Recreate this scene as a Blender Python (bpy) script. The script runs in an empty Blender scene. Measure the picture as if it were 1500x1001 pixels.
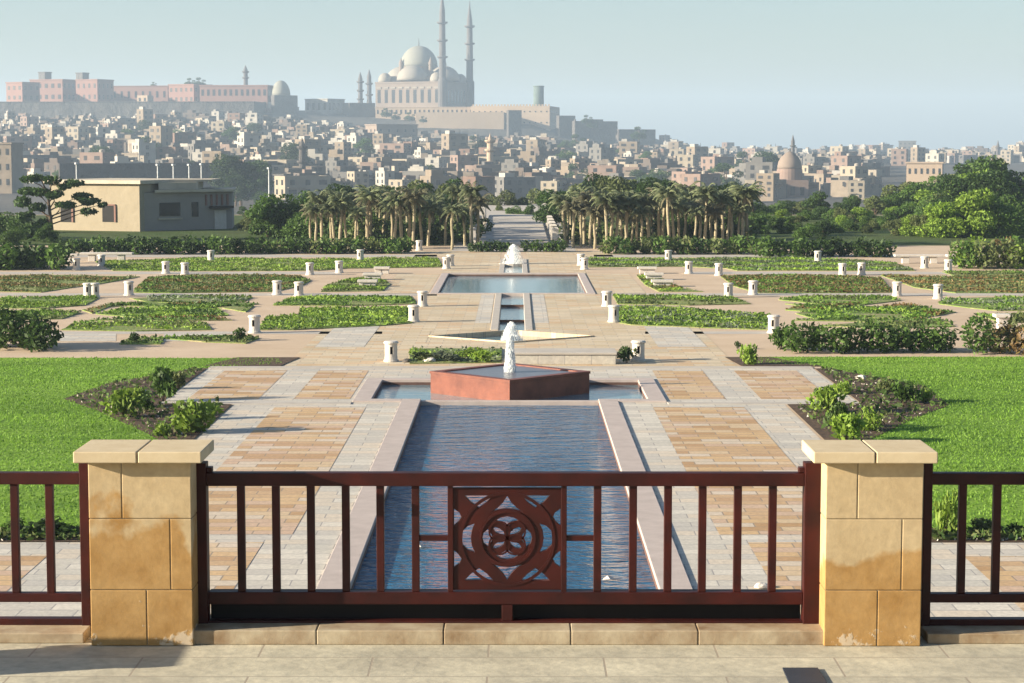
import bpy, math, random
import numpy as np
from mathutils import Vector, Matrix
R = math.radians
random.seed(7); RNG = np.random.default_rng(7)
SC = bpy.context.scene; COL = SC.collection

# ------------------------------------------------------------------ camera
F = 3000.0                       # focal length in photo pixels (1500 wide)
CAM = Vector((0.16, 0.0, 5.7))   # z=0 is the garden level
PITCH = math.atan(285.5 / F); YAW = 7.0 / F
cd = bpy.data.cameras.new('camera'); cam = bpy.data.objects.new('camera', cd); COL.objects.link(cam)
cam.location = CAM; cam.rotation_euler = (R(90) - PITCH, 0, YAW)
cd.sensor_width = 36; cd.lens = F / 1500 * 36; cd.clip_start = 0.1; cd.clip_end = 20000
SC.camera = cam
# ------------------------------------------------------------------ sky, sun, exposure
SUN_EL, SUN_AZ = R(16), R(-104)  # azimuth clockwise from +Y (view direction): to the left, a little behind the camera
w = bpy.data.worlds.new('World'); SC.world = w; w.use_nodes = True
nt = w.node_tree; bg = nt.nodes['Background']
sky = nt.nodes.new('ShaderNodeTexSky'); sky.sky_type = 'NISHITA'; sky.sun_disc = False
sky.sun_elevation = SUN_EL; sky.sun_rotation = SUN_AZ
sky.air_density = 1.0; sky.dust_density = 1.3; sky.ozone_density = 2.4; sky.altitude = 50
nt.links.new(sky.outputs[0], bg.inputs[0]); bg.inputs[1].default_value = 0.052
sd = bpy.data.lights.new('sun', 'SUN'); sd.energy = 4.9; sd.angle = R(0.5); sd.color = (1, 0.88, 0.70)
sun = bpy.data.objects.new('sun', sd); COL.objects.link(sun)
sdir = Vector((math.sin(SUN_AZ) * math.cos(SUN_EL), math.cos(SUN_AZ) * math.cos(SUN_EL), math.sin(SUN_EL)))
sun.rotation_euler = sdir.to_track_quat('Z', 'Y').to_euler(); sun.location = (-30, -10, 30)
SC.view_settings.view_transform = 'Standard'; SC.view_settings.look = 'None'
SC.view_settings.gamma = 1; SC.view_settings.use_curve_mapping = False
SC.view_settings.exposure = 1.66
SC.render.resolution_x = 1024; SC.render.resolution_y = 683

_RM = Matrix.Rotation(YAW, 3, 'Z') @ Matrix.Rotation(R(90) - PITCH, 3, 'X')
def ray(px, py): return _RM @ Vector(((px - 750) / F, (500.5 - py) / F, -1))
def G(px, py, z=0.0):            # photo pixel -> point on the plane of height z
    d = ray(px, py); t = (z - CAM.z) / d.z; return CAM + d * t
def D(px, py, Y):                # photo pixel -> point at distance Y
    d = ray(px, py); return CAM + d * ((Y - CAM.y) / d.y)
def proj(p):
    v = _RM.transposed() @ (Vector(p) - CAM); return 750 + F * v.x / -v.z, 500.5 - F * v.y / -v.z

# ------------------------------------------------------------------ materials
MATS = {}
class N:
    def __init__(s, name):
        s.m = bpy.data.materials.new(name); s.m.use_nodes = True; s.t = s.m.node_tree
        s.p = s.t.nodes['Principled BSDF']; MATS[name] = s.m
    def n(s, ty, **k):
        o = s.t.nodes.new(ty)
        for a, b in k.items(): setattr(o, a, b)
        return o
    def l(s, a, b): s.t.links.new(a, b)
    def coords(s, sc=(1, 1, 1), kind='Object', rot=(0, 0, 0)):
        tc = s.n('ShaderNodeTexCoord'); mp = s.n('ShaderNodeMapping')
        mp.inputs['Scale'].default_value = sc; mp.inputs['Rotation'].default_value = rot
        s.l(tc.outputs[kind], mp.inputs[0]); return mp.outputs[0]
    def noise(s, vec, scale, detail=4, rough=0.6):
        o = s.n('ShaderNodeTexNoise'); o.inputs['Scale'].default_value = scale
        o.inputs['Detail'].default_value = detail; o.inputs['Roughness'].default_value = rough
        s.l(vec, o.inputs['Vector']); return o.outputs['Fac']
    def ramp(s, fac, stops, interp='LINEAR'):
        o = s.n('ShaderNodeValToRGB'); cr = o.color_ramp; cr.interpolation = interp
        while len(cr.elements) > 1: cr.elements.remove(cr.elements[-1])
        cr.elements[0].position = stops[0][0]; cr.elements[0].color = (*stops[0][1], 1)
        for p_, c_ in stops[1:]:
            e = cr.elements.new(p_); e.color = (*c_, 1)
        s.l(fac, o.inputs[0]); return o.outputs[0]
    def mix(s, fac, a, b, mode='MIX'):
        o = s.n('ShaderNodeMix', data_type='RGBA', blend_type=mode)
        for i, v in ((0, fac), (6, a), (7, b)):
            if hasattr(v, 'is_linked'): s.l(v, o.inputs[i])
            elif isinstance(v, (int, float)): o.inputs[i].default_value = v
            else: o.inputs[i].default_value = (*v, 1)
        return o.outputs[2]
    def bump(s, h, strength, dist=0.02):
        o = s.n('ShaderNodeBump'); o.inputs['Strength'].default_value = strength; o.inputs['Distance'].default_value = dist
        s.l(h, o.inputs['Height']); s.l(o.outputs[0], s.p.inputs['Normal'])
    def done(s, col=None, rough=0.8, spec=0.3, dim=True):
        if col is not None:
            if hasattr(col, 'is_linked') and dim: col = s.mix(1.0, col, (0.86, 0.86, 0.86), 'MULTIPLY')
            if hasattr(col, 'is_linked'): s.l(col, s.p.inputs['Base Color'])
            else: s.p.inputs['Base Color'].default_value = (*col, 1)
        s.p.inputs['Roughness'].default_value = rough; s.p.inputs['Specular IOR Level'].default_value = spec
        return s.m

ALB = 0.84
def sc_col(c): return tuple(x * ALB for x in c)
def simple(name, c1, c2=None, scale=3.0, rough=0.8, bump=0.0, bscale=None, stretch=(1, 1, 1), spec=0.3, dist=0.02):
    n = N(name); v = n.coords(stretch); c2 = c2 or tuple(x * 0.75 for x in c1); c1 = sc_col(c1); c2 = sc_col(c2)
    f = n.noise(v, scale)
    col = n.ramp(f, [(0.3, c2), (0.7, c1)])
    if bump: n.bump(n.noise(v, bscale or scale * 4, 6), bump, dist)
    return n.done(col, rough, spec)

def leafmat(name, c1, c2, c3=None, transl=0.3, ns=0.9):
    n = N(name); g = n.n('ShaderNodeNewGeometry'); oi = n.n('ShaderNodeObjectInfo')
    stops = [(0.0, c1 if ns > 0.5 else c2), (0.6, c2)] + ([(1.0, c3)] if c3 else [(1.0, tuple(min(1, x * 1.35) for x in c2))])
    col = n.ramp(g.outputs['Random Per Island'], stops)
    v = n.coords(); nz = n.noise(v if ns > 0.5 else n.coords((0.5, 1.6, 1)), ns, 3)
    col = n.mix(0.55, col, n.ramp(nz, [(0.35, tuple(x * 0.5 for x in c1)), (0.65, c2)]))
    hs = n.n('ShaderNodeHueSaturation'); mr = n.n('ShaderNodeMapRange')
    mr.inputs[3].default_value = 0.75; mr.inputs[4].default_value = 1.25
    n.l(oi.outputs['Random'], mr.inputs[0]); n.l(mr.outputs[0], hs.inputs['Value']); n.l(col, hs.inputs['Color'])
    n.done(hs.outputs[0], 0.6, 0.25)
    tr = n.n('ShaderNodeBsdfTranslucent'); n.l(hs.outputs[0], tr.inputs[0])
    mx = n.n('ShaderNodeMixShader'); mx.inputs[0].default_value = transl
    out = n.t.nodes['Material Output']
    n.l(n.p.outputs[0], mx.inputs[1]); n.l(tr.outputs[0], mx.inputs[2]); n.l(mx.outputs[0], out.inputs[0])
    return n.m

def paving(name, stones, bw, bh, mortar, msize=0.012, rough=0.75, patch=0.35, bump=0.4):
    n = N(name); v = n.coords(); stones = [(c[0] * 1.04, c[1] * 1.03, c[2] * 0.98) for c in stones]
    b = n.n('ShaderNodeTexBrick'); n.l(v, b.inputs['Vector'])
    b.inputs['Color1'].default_value = (0, 0, 0, 1); b.inputs['Color2'].default_value = (1, 1, 1, 1)
    b.inputs['Mortar'].default_value = (0.5, 0.5, 0.5, 1); b.inputs['Scale'].default_value = 1
    b.inputs['Mortar Size'].default_value = msize; b.inputs['Brick Width'].default_value = bw; b.inputs['Row Height'].default_value = bh
    b.inputs['Bias'].default_value = 0.0
    k = len(stones)
    col = n.ramp(b.outputs['Color'], [(i / k, c) for i, c in enumerate(stones)], 'CONSTANT')
    big = n.noise(v, 0.35 if patch < 0.7 else 1.6, 5); fine = n.noise(v, 14, 5)
    col = n.mix(patch, col, n.ramp(big, [(0.35, tuple(x * 0.72 for x in stones[0])), (0.65, stones[-1])]))
    col = n.mix(0.5, col, n.ramp(fine, [(0.3, (0.55, 0.55, 0.55)), (0.7, (1.15, 1.12, 1.08))]), 'MULTIPLY')
    col = n.mix(b.outputs['Fac'], col, mortar)
    n.bump(n.mix(b.outputs['Fac'], fine, (0, 0, 0)), bump, 0.01)
    return n.done(col, rough, 0.25)

def water(name, deep, bumpst, sx, sy, rough=0.08, bd=0.12):
    n = N(name); v = n.coords((sx, sy, 1))
    a = n.noise(v, 1.0, 3, 0.55); v2 = n.coords((sx * 2.7, sy * 2.3, 1), rot=(0, 0, 0.25)); b2 = n.noise(v2, 1.0, 3, 0.6)
    m = n.mix(0.4, a, b2); n.bump(m, bumpst, bd)
    big = n.noise(n.coords((0.4, 0.25, 1)), 1.0, 2)
    n.p.inputs['IOR'].default_value = 1.33
    return n.done(n.mix(big, deep, tuple(x * 1.8 for x in deep)), rough, 0.5)

# stone, paint, render
def pillar_mat(name, off, hf=-1.15):
    n = N(name); v = n.coords(); mp = n.coords((1, 1, 1)); mp.node.inputs['Location'].default_value = off
    sep = n.n('ShaderNodeSeparateXYZ'); n.l(v, sep.inputs[0])
    # limestone with rising damp: an ochre stain that climbs from the foot, ragged upper edge
    nz = n.noise(mp, 1.6, 5, 0.55)
    ma = n.n('ShaderNodeMath', operation='MULTIPLY_ADD'); n.l(nz, ma.inputs[0]); ma.inputs[1].default_value = 1.1
    inv = n.n('ShaderNodeMath', operation='MULTIPLY'); n.l(sep.outputs['Z'], inv.inputs[0]); inv.inputs[1].default_value = hf
    n.l(inv.outputs[0], ma.inputs[2])
    stain = n.ramp(ma.outputs[0], [(0.0, (0, 0, 0)), (0.06, (1, 1, 1))])
    fine = n.noise(mp, 22, 6); mid = n.noise(mp, 5, 5)
    clean = n.ramp(mid, [(0.3, (0.482, 0.361, 0.202)), (0.7, (0.568, 0.439, 0.258))])
    damp = n.ramp(mid, [(0.3, (0.361, 0.202, 0.065)), (0.7, (0.482, 0.301, 0.12))])
    col = n.mix(stain, clean, damp)
    # salt bloom / flaking patches low down
    fl = n.noise(mp, 3.7, 7, 0.7)
    ma2 = n.n('ShaderNodeMath', operation='MULTIPLY_ADD'); n.l(fl, ma2.inputs[0]); ma2.inputs[1].default_value = 1.0
    inv2 = n.n('ShaderNodeMath', operation='MULTIPLY'); n.l(sep.outputs['Z'], inv2.inputs[0]); inv2.inputs[1].default_value = -0.45
    n.l(inv2.outputs[0], ma2.inputs[2])
    flm = n.ramp(ma2.outputs[0], [(0.545, (0, 0, 0)), (0.58, (0.8, 0.8, 0.8))])
    col = n.mix(flm, col, (0.619, 0.516, 0.378))
    col = n.mix(0.35, col, n.ramp(fine, [(0.3, (0.6, 0.6, 0.6)), (0.7, (1.1, 1.1, 1.1))]), 'MULTIPLY')
    n.bump(n.mix(0.5, fine, flm), 0.35, 0.01)
    return n.done(col, 0.85, 0.2)
M_pil1 = pillar_mat('limestone_damp_a', (3.1, 0.4, 0), -0.82); M_pil2 = pillar_mat('limestone_damp_b', (8.3, 5.2, 0.2), -0.95)
M_cap = simple('cap_stone', (0.74, 0.61, 0.40), (0.63, 0.50, 0.31), 6, 0.85, 0.3, 40, dist=0.004)
M_mortar = simple('mortar', (0.5, 0.4, 0.26), None, 20)
M_red = simple('red_brown_paint', (0.066, 0.0085, 0.005), (0.026, 0.0042, 0.003), 5, 0.5, 0.12, 60, spec=0.25, dist=0.004)
M_board = simple('dark_board', (0.014, 0.009, 0.008), (0.008, 0.005, 0.005), 6, 0.7)
M_terr = paving('terrace_flags', [(0.56, 0.52, 0.42), (0.66, 0.62, 0.50), (0.48, 0.46, 0.38), (0.61, 0.57, 0.45)], 1.3, 0.42, (0.36, 0.31, 0.24), 0.006, patch=0.75)
M_kerb = simple('kerb_stone', (0.58, 0.49, 0.34), (0.30, 0.20, 0.11), 4.5, 0.85, 0.4, 25, dist=0.006)
M_tan = paving('sandstone_paving', [(0.56, 0.38, 0.21), (0.68, 0.54, 0.37), (0.47, 0.29, 0.14), (0.68, 0.62, 0.54), (0.66, 0.46, 0.25), (0.60, 0.44, 0.34)], 0.75, 0.32, (0.30, 0.24, 0.18), 0.012)
M_grey = paving('grey_paving', [(0.58, 0.56, 0.52), (0.70, 0.67, 0.62), (0.53, 0.51, 0.49), (0.66, 0.58, 0.49)], 0.7, 0.35, (0.33, 0.31, 0.29), 0.01)
M_pink = paving('pinkish_paving', [(0.60, 0.48, 0.32), (0.66, 0.55, 0.40), (0.58, 0.50, 0.38), (0.64, 0.44, 0.27), (0.70, 0.60, 0.46)], 0.8, 0.4, (0.40, 0.33, 0.26), 0.012)
M_sand = simple('sandy_gravel', (0.72, 0.56, 0.40), (0.60, 0.45, 0.31), 0.5, 0.95, 0.3, 12)
M_pale = simple('pale_edge_stone', (0.62, 0.57, 0.50), (0.52, 0.47, 0.41), 2, 0.8, 0.2, 15)
M_rim = simple('pink_granite_rim', (0.66, 0.56, 0.50), (0.54, 0.45, 0.40), 3, 0.6, 0.2, 25)
M_rimin = simple('brown_pool_wall', (0.22, 0.12, 0.09), (0.12, 0.07, 0.06), 3, 0.7)
M_gran = simple('red_granite', (0.30, 0.095, 0.055), (0.16, 0.045, 0.028), 2.4, 0.5, 0.2, 18)
M_grantop = simple('wet_grey_granite', (0.20, 0.20, 0.23), (0.14, 0.14, 0.17), 3, 0.3)
M_water = water('pool_water', (0.012, 0.072, 0.145), 0.9, 1.1, 3.2, 0.05, 0.34)
M_water2 = water('still_water', (0.10, 0.17, 0.20), 0.12, 1.5, 2.0, 0.12)
M_tile = simple('pool_floor', (0.05, 0.09, 0.13), None, 2)
def foam_mat(nm, al):
    n = N(nm); v = n.coords(); f = n.noise(v, 9, 6)
    n.bump(f, 0.4, 0.03); tr = n.n('ShaderNodeBsdfTransparent'); mx = n.n('ShaderNodeMixShader'); mx.inputs[0].default_value = al
    n.l(tr.outputs[0], mx.inputs[1]); n.l(n.p.outputs[0], mx.inputs[2]); n.l(mx.outputs[0], n.t.nodes['Material Output'].inputs[0])
    return n.done(n.ramp(f, [(0.3, (0.72, 0.78, 0.80)), (0.6, (0.92, 0.94, 0.94))]), 0.35, 0.5, False)
M_foam = foam_mat('white_water', 0.42); M_spray = foam_mat('water_spray', 0.45)
def grass_mat(name, a, b, c):
    n = N(name); v = n.coords(); big = n.noise(v, 0.16, 4); st = n.noise(n.coords((0.35, 1.6, 1)), 1.0, 4); fi = n.noise(v, 9, 5)
    col = n.ramp(big, [(0.35, a), (0.65, b)]); col = n.mix(n.ramp(st, [(0.45, (0, 0, 0)), (0.7, (0.8, 0.8, 0.8))]), col, c)
    col = n.mix(0.6, col, n.ramp(fi, [(0.3, (0.5, 0.5, 0.5)), (0.7, (1.2, 1.2, 1.2))]), 'MULTIPLY')
    n.bump(fi, 0.8, 0.05); return n.done(col, 0.9, 0.15)
M_lawn = grass_mat('lawn', (0.15, 0.28, 0.03), (0.25, 0.41, 0.055), (0.10, 0.21, 0.022))
M_bedgreen = grass_mat('bed_ground', (0.14, 0.24, 0.05), (0.22, 0.28, 0.08), (0.42, 0.33, 0.21))
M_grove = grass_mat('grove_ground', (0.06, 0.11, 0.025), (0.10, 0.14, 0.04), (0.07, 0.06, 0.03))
M_soil = simple('dark_soil', (0.15, 0.095, 0.06), (0.07, 0.045, 0.03), 2.5, 0.95, 0.8, 9, dist=0.06)
M_blade = leafmat('grass_blades', (0.11, 0.23, 0.022), (0.19, 0.35, 0.04), (0.29, 0.45, 0.075), 0.4, 0.45)
M_leaf = leafmat('leaves_mid', (0.045, 0.095, 0.018), (0.10, 0.18, 0.032))
M_bleaf = leafmat('bed_leaves', (0.10, 0.20, 0.025), (0.18, 0.30, 0.045))
M_leafd = leafmat('leaves_dark', (0.022, 0.050, 0.012), (0.055, 0.105, 0.022))
M_leafy = leafmat('leaves_yellow_green', (0.13, 0.23, 0.025), (0.24, 0.37, 0.045), (0.36, 0.46, 0.09))
M_leafo = leafmat('leaves_olive', (0.08, 0.11, 0.035), (0.15, 0.19, 0.06), (0.24, 0.25, 0.10))
M_leafr = leafmat('leaves_rust', (0.11, 0.08, 0.03), (0.24, 0.15, 0.06), (0.17, 0.21, 0.05))
M_leafg = leafmat('leaves_grey', (0.10, 0.13, 0.08), (0.18, 0.22, 0.14), (0.26, 0.29, 0.2))
M_palm = leafmat('palm_fronds', (0.13, 0.17, 0.08), (0.24, 0.28, 0.14), (0.38, 0.38, 0.23), 0.2)
M_palmd = leafmat('dry_fronds', (0.15, 0.15, 0.08), (0.23, 0.22, 0.13), (0.31, 0.28, 0.19), 0.2)
M_ptrunk = simple('palm_bark', (0.50, 0.43, 0.28), (0.32, 0.27, 0.17), 6, 0.9, 0.6, 12, (1, 1, 3))
M_bark = simple('bark', (0.16, 0.11, 0.07), (0.08, 0.055, 0.035), 5, 0.9, 0.6, 14)
M_lamp = simple('white_stone', (0.80, 0.75, 0.68), (0.68, 0.62, 0.54), 5, 0.8, 0.2, 30)
M_dark = simple('dark_opening', (0.03, 0.028, 0.026), (0.02, 0.018, 0.017), 4, 0.8)
M_glass = simple('window_glass', (0.045, 0.05, 0.055), (0.03, 0.03, 0.035), 2, 0.25, spec=0.5)
M_metalp = simple('white_pole', (0.7, 0.72, 0.74), None, 4, 0.5)
M_terrain = simple('dry_hillside', (0.12, 0.105, 0.085), (0.055, 0.052, 0.045), 0.03, 0.95, 0.5, 0.15, dist=2)
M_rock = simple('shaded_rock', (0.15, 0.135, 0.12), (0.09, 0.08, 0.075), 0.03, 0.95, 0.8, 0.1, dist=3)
def wallmat(name, c, c2=None, s=0.25): return simple(name, c, c2 or tuple(x * 0.72 for x in c), s, 0.9, 0.3, 2.0, dist=0.1)
HOUSE = [('sand-coloured', wallmat('plaster_sand', (0.30, 0.24, 0.175))), ('cream', wallmat('plaster_cream', (0.43, 0.37, 0.28))),
         ('brick-red', wallmat('brick_red', (0.24, 0.155, 0.115))), ('grey', wallmat('plaster_grey', (0.20, 0.19, 0.175))),
         ('off-white', wallmat('plaster_white', (0.50, 0.47, 0.41))), ('pinkish', wallmat('plaster_pink', (0.33, 0.235, 0.19))),
         ('brown', wallmat('plaster_brown', (0.15, 0.12, 0.10)))]
M_citpink = wallmat('citadel_red_wall', (0.36, 0.20, 0.155), (0.29, 0.165, 0.135), 0.05)
M_cit = wallmat('citadel_sandstone', (0.56, 0.43, 0.30), (0.46, 0.35, 0.25), 0.05)
M_mosq = wallmat('mosque_stone', (0.32, 0.25, 0.195), (0.26, 0.205, 0.165), 0.05)
M_dome = wallmat('lead_dome', (0.35, 0.345, 0.28), (0.29, 0.285, 0.24), 0.1)
M_domew = wallmat('pale_dome', (0.40, 0.36, 0.30), (0.34, 0.305, 0.255), 0.1)
M_min = wallmat('minaret_stone', (0.15, 0.14, 0.135), (0.12, 0.11, 0.11), 0.1)
M_tower = wallmat('green_tank', (0.16, 0.22, 0.20), None, 0.1)
M_bcream = wallmat('pavilion_render', (0.47, 0.40, 0.285), (0.40, 0.34, 0.24), 0.6)
M_bgrey = wallmat('pavilion_grey', (0.42, 0.38, 0.34), (0.36, 0.33, 0.30), 0.6)
M_broof = wallmat('pavilion_roof', (0.74, 0.65, 0.51), None, 0.6)

# ------------------------------------------------------------------ mesh helpers
class MB:
    def __init__(s): s.v = []; s.f = []
    def add(s, vs, fs):
        o = len(s.v); s.v += [tuple(x) for x in vs]; s.f += [tuple(i + o for i in f) for f in fs]; return s
    def box(s, x0, y0, z0, x1, y1, z1, top=1.0):
        cx, cy = (x0 + x1) / 2, (y0 + y1) / 2; hx, hy = (x1 - x0) / 2, (y1 - y0) / 2
        vs = [(cx - hx, cy - hy, z0), (cx + hx, cy - hy, z0), (cx + hx, cy + hy, z0), (cx - hx, cy + hy, z0),
              (cx - hx * top, cy - hy * top, z1), (cx + hx * top, cy - hy * top, z1), (cx + hx * top, cy + hy * top, z1), (cx - hx * top, cy + hy * top, z1)]
        return s.add(vs, [(0, 3, 2, 1), (4, 5, 6, 7), (0, 1, 5, 4), (1, 2, 6, 5), (2, 3, 7, 6), (3, 0, 4, 7)])
    def lathe(s, prof, cx=0, cy=0, n=16, a0=0, a1=2 * math.pi, rot=0):
        full = abs(a1 - a0 - 2 * math.pi) < 1e-6; m = n if full else n + 1; vs = []; fs = []
        for r, z in prof:
            for k in range(m):
                a = a0 + (a1 - a0) * k / n + rot; vs.append((cx + r * math.cos(a), cy + r * math.sin(a), z))
        for i in range(len(prof) - 1):
            for k in range(n):
                k2 = (k + 1) % m; fs.append((i * m + k, i * m + k2, (i + 1) * m + k2, (i + 1) * m + k))
        if full:
            fs.append(tuple(range(m))[::-1]); fs.append(tuple((len(prof) - 1) * m + k for k in range(m)))
        return s.add(vs, fs)
    def tube(s, pts, rad, n=7):
        vs = []; fs = []; pts = [Vector(p) for p in pts]
        for i, p in enumerate(pts):
            d = (pts[min(i + 1, len(pts) - 1)] - pts[max(i - 1, 0)]).normalized()
            u = d.orthogonal().normalized() if abs(d.z) < 0.9 else (Vector((1, 0, 0)) - d * d.x).normalized(); v = d.cross(u)
            for k in range(n):
                a = 2 * math.pi * k / n; vs.append(p + (u * math.cos(a) + v * math.sin(a)) * rad[i])
        for i in range(len(pts) - 1):
            for k in range(n): fs.append((i * n + k, i * n + (k + 1) % n, (i + 1) * n + (k + 1) % n, (i + 1) * n + k))
        fs.append(tuple(range(n))[::-1]); fs.append(tuple((len(pts) - 1) * n + k for k in range(n)))
        return s.add(vs, fs)
    def prism(s, poly, z0, z1):      # poly counter-clockwise
        n = len(poly); vs = [(x, y, z0) for x, y in poly] + [(x, y, z1) for x, y in poly]
        return s.add(vs, [tuple(range(n))[::-1], tuple(range(n, 2 * n))] + [(i, (i + 1) % n, n + (i + 1) % n, n + i) for i in range(n)])
    def sheet(s, poly, z): n = len(poly); return s.add([(x, y, z) for x, y in poly], [tuple(range(n))])
    def mesh(s, name, mat, smooth=False, bevel=0, origin=None):
        me = bpy.data.meshes.new(name); me.from_pydata(s.v, [], s.f); me.materials.append(mat); me.validate()
        if smooth: me.polygons.foreach_set('use_smooth', [True] * len(me.polygons))
        return me
    def build(s, name, mat, parent=None, smooth=False, bevel=0, loc=None):
        o = bpy.data.objects.new(name, s.mesh(name, mat, smooth)); COL.objects.link(o)
        if parent: o.parent = parent
        if loc is not None: o.location = loc
        if bevel:
            b = o.modifiers.new('bevel', 'BEVEL'); b.width = bevel; b.segments = 2; b.limit_method = 'ANGLE'
        return o
def ccw(p):
    a = sum(p[i][0] * p[(i + 1) % len(p)][1] - p[(i + 1) % len(p)][0] * p[i][1] for i in range(len(p))); return p if a > 0 else p[::-1]
def nmesh(name, verts, nper, mat):      # verts: (k*nper,3) array, each nper consecutive = one polygon
    k = len(verts) // nper; me = bpy.data.meshes.new(name)
    me.vertices.add(len(verts)); me.vertices.foreach_set('co', verts.astype(np.float32).ravel())
    me.loops.add(len(verts)); me.loops.foreach_set('vertex_index', np.arange(len(verts), dtype=np.int32))
    me.polygons.add(k); me.polygons.foreach_set('loop_start', np.arange(0, len(verts), nper, dtype=np.int32))
    me.polygons.foreach_set('loop_total', np.full(k, nper, dtype=np.int32)); me.update(calc_edges=True)
    me.materials.append(mat); return me
def mobj(name, me, parent=None, loc=None, rz=0, sc=None):
    o = bpy.data.objects.new(name, me); COL.objects.link(o)
    if parent: o.parent = parent
    if loc is not None: o.location = loc
    o.rotation_euler = (0, 0, rz)
    if sc is not None: o.scale = sc if hasattr(sc, '__len__') else (sc, sc, sc)
    return o
def tag(o, label=None, cat=None, group=None, kind=None):
    if label: o['label'] = label
    if cat: o['category'] = cat
    if group: o['group'] = group
    if kind: o['kind'] = kind
    return o
def empty(name, loc=(0, 0, 0), rz=0, label=None, cat=None, group=None):
    o = bpy.data.objects.new(name, None); COL.objects.link(o); o.location = loc; o.rotation_euler = (0, 0, rz)
    o.empty_display_size = 0.2; return tag(o, label, cat, group)
def copy_tree(o, parent=None):
    c = o.copy(); COL.objects.link(c); c.parent = parent
    for ch in list(o.children): copy_tree(ch, c)
    return c
def structure(o): o['kind'] = 'structure'; return o
ORD = ['first', 'second', 'third', 'fourth', 'fifth', 'sixth', 'seventh', 'eighth', 'ninth', 'tenth', 'eleventh', 'twelfth', 'thirteenth', 'fourteenth',
       'fifteenth', 'sixteenth', 'seventeenth', 'eighteenth', 'nineteenth', 'twentieth']
TENS = {2: 'twenty', 3: 'thirty', 4: 'forty', 5: 'fifty'}
def ordn(i):
    if i < 20: return ORD[i]
    t, u = divmod(i + 1, 10); return (TENS[t] + '-' + ORD[u - 1]) if u else TENS[t][:-1] + 'ieth'
def rank(items, fmt, key=None):     # items: objects of one look and place; label by order from the left in the picture
    items = sorted(items, key=lambda o: proj(o.matrix_world.translation if o.parent else o.location)[0])
    if len(items) == 1: items[0]['label'] = fmt.replace('%s from the left ', '').replace(', %s from the left', '').replace('%s ', ''); return
    for i, o in enumerate(items):
        o['label'] = fmt % ('leftmost' if i == 0 else 'rightmost' if i == len(items) - 1 else ordn(i) + ' from the left')

# leaf clouds
def streaks(centers, size):
    k = len(centers); a = RNG.normal(0, 0.12, size=(k, 3)); a[:, 2] = 1; ang = RNG.uniform(0, 6.28, k); b = np.stack([np.cos(ang), np.sin(ang), 0 * ang], 1)
    s = size * RNG.uniform(0.5, 1.6, size=(k, 1)); q = np.stack([centers - a * s, centers - b * s * 0.22, centers + a * s, centers + b * s * 0.22], 1)
    return q.reshape(-1, 3)
def leaf_quads(centers, size, flat=0.0, tri=False):
    k = len(centers); nper = 3 if tri else 4
    a = RNG.normal(size=(k, 3)); a /= np.linalg.norm(a, axis=1)[:, None] + 1e-9
    b = RNG.normal(size=(k, 3)); b -= a * (a * b).sum(1)[:, None]; b /= np.linalg.norm(b, axis=1)[:, None] + 1e-9
    if flat: a[:, 2] *= 1 - flat; b[:, 2] *= 1 - flat
    s = size * RNG.uniform(0.55, 1.35, size=(k, 1)); w_ = s * 0.5
    if tri: q = np.stack([centers - a * s, centers + a * s, centers + b * w_ * 1.6], 1)
    else: q = np.stack([centers - a * s, centers - b * w_, centers + a * s, centers + b * w_], 1)
    return q.reshape(-1, 3)
def blob_pts(blobs, n):     # leaves near the shells of ellipsoidal clumps: (x,y,z,rx,ry,rz)
    vol = np.array([b[3] * b[4] + b[4] * b[5] + b[3] * b[5] for b in blobs]); cnt = np.maximum(4, (n * vol / vol.sum()).astype(int)); out = []
    for b, c in zip(blobs, cnt):
        d = RNG.normal(size=(c, 3)); d /= np.linalg.norm(d, axis=1)[:, None]
        r = RNG.uniform(0.45, 1.0, size=(c, 1)) ** 0.5 * RNG.uniform(0.85, 1.12, size=(c, 1))
        out.append(np.array(b[:3]) + d * r * np.array(b[3:]))
    return np.concatenate(out)
def crown_mesh(name, blobs, n, size, mat): return nmesh(name, leaf_quads(blob_pts(blobs, n), size), 4, mat)
def rand_blobs(h, r, k, z0=0.35, squash=0.75, rb=0.42):
    out = []
    for i in range(k):
        t = random.random(); zz = h * (z0 + (1 - z0 - 0.12) * t); rr = r * math.sin(math.pi * (0.18 + 0.72 * t)) ** 0.8
        a = random.uniform(0, 2 * math.pi); q = rr * random.uniform(0.2, 0.85); b = r * rb * random.uniform(0.7, 1.3)
        out.append((q * math.cos(a), q * math.sin(a), zz, b, b, b * squash))
    return out

# ================================================================== SETTING: garden level
def rect_sheet(name, x0, y0, x1, y1, z, mat, holes=()):
    xs = sorted({x0, x1, *[h[0] for h in holes], *[h[2] for h in holes]}); ys = sorted({y0, y1, *[h[1] for h in holes], *[h[3] for h in holes]})
    xs = [x for x in xs if x0 <= x <= x1]; ys = [y for y in ys if y0 <= y <= y1]
    m = MB()
    for i in range(len(xs) - 1):
        for j in range(len(ys) - 1):
            cx, cy = (xs[i] + xs[i + 1]) / 2, (ys[j] + ys[j + 1]) / 2
            if any(h[0] < cx < h[2] and h[1] < cy < h[3] for h in holes): continue
            m.sheet([(xs[i], ys[j]), (xs[i + 1], ys[j]), (xs[i + 1], ys[j + 1]), (xs[i], ys[j + 1])], z)
    return structure(m.build(name, mat))

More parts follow.
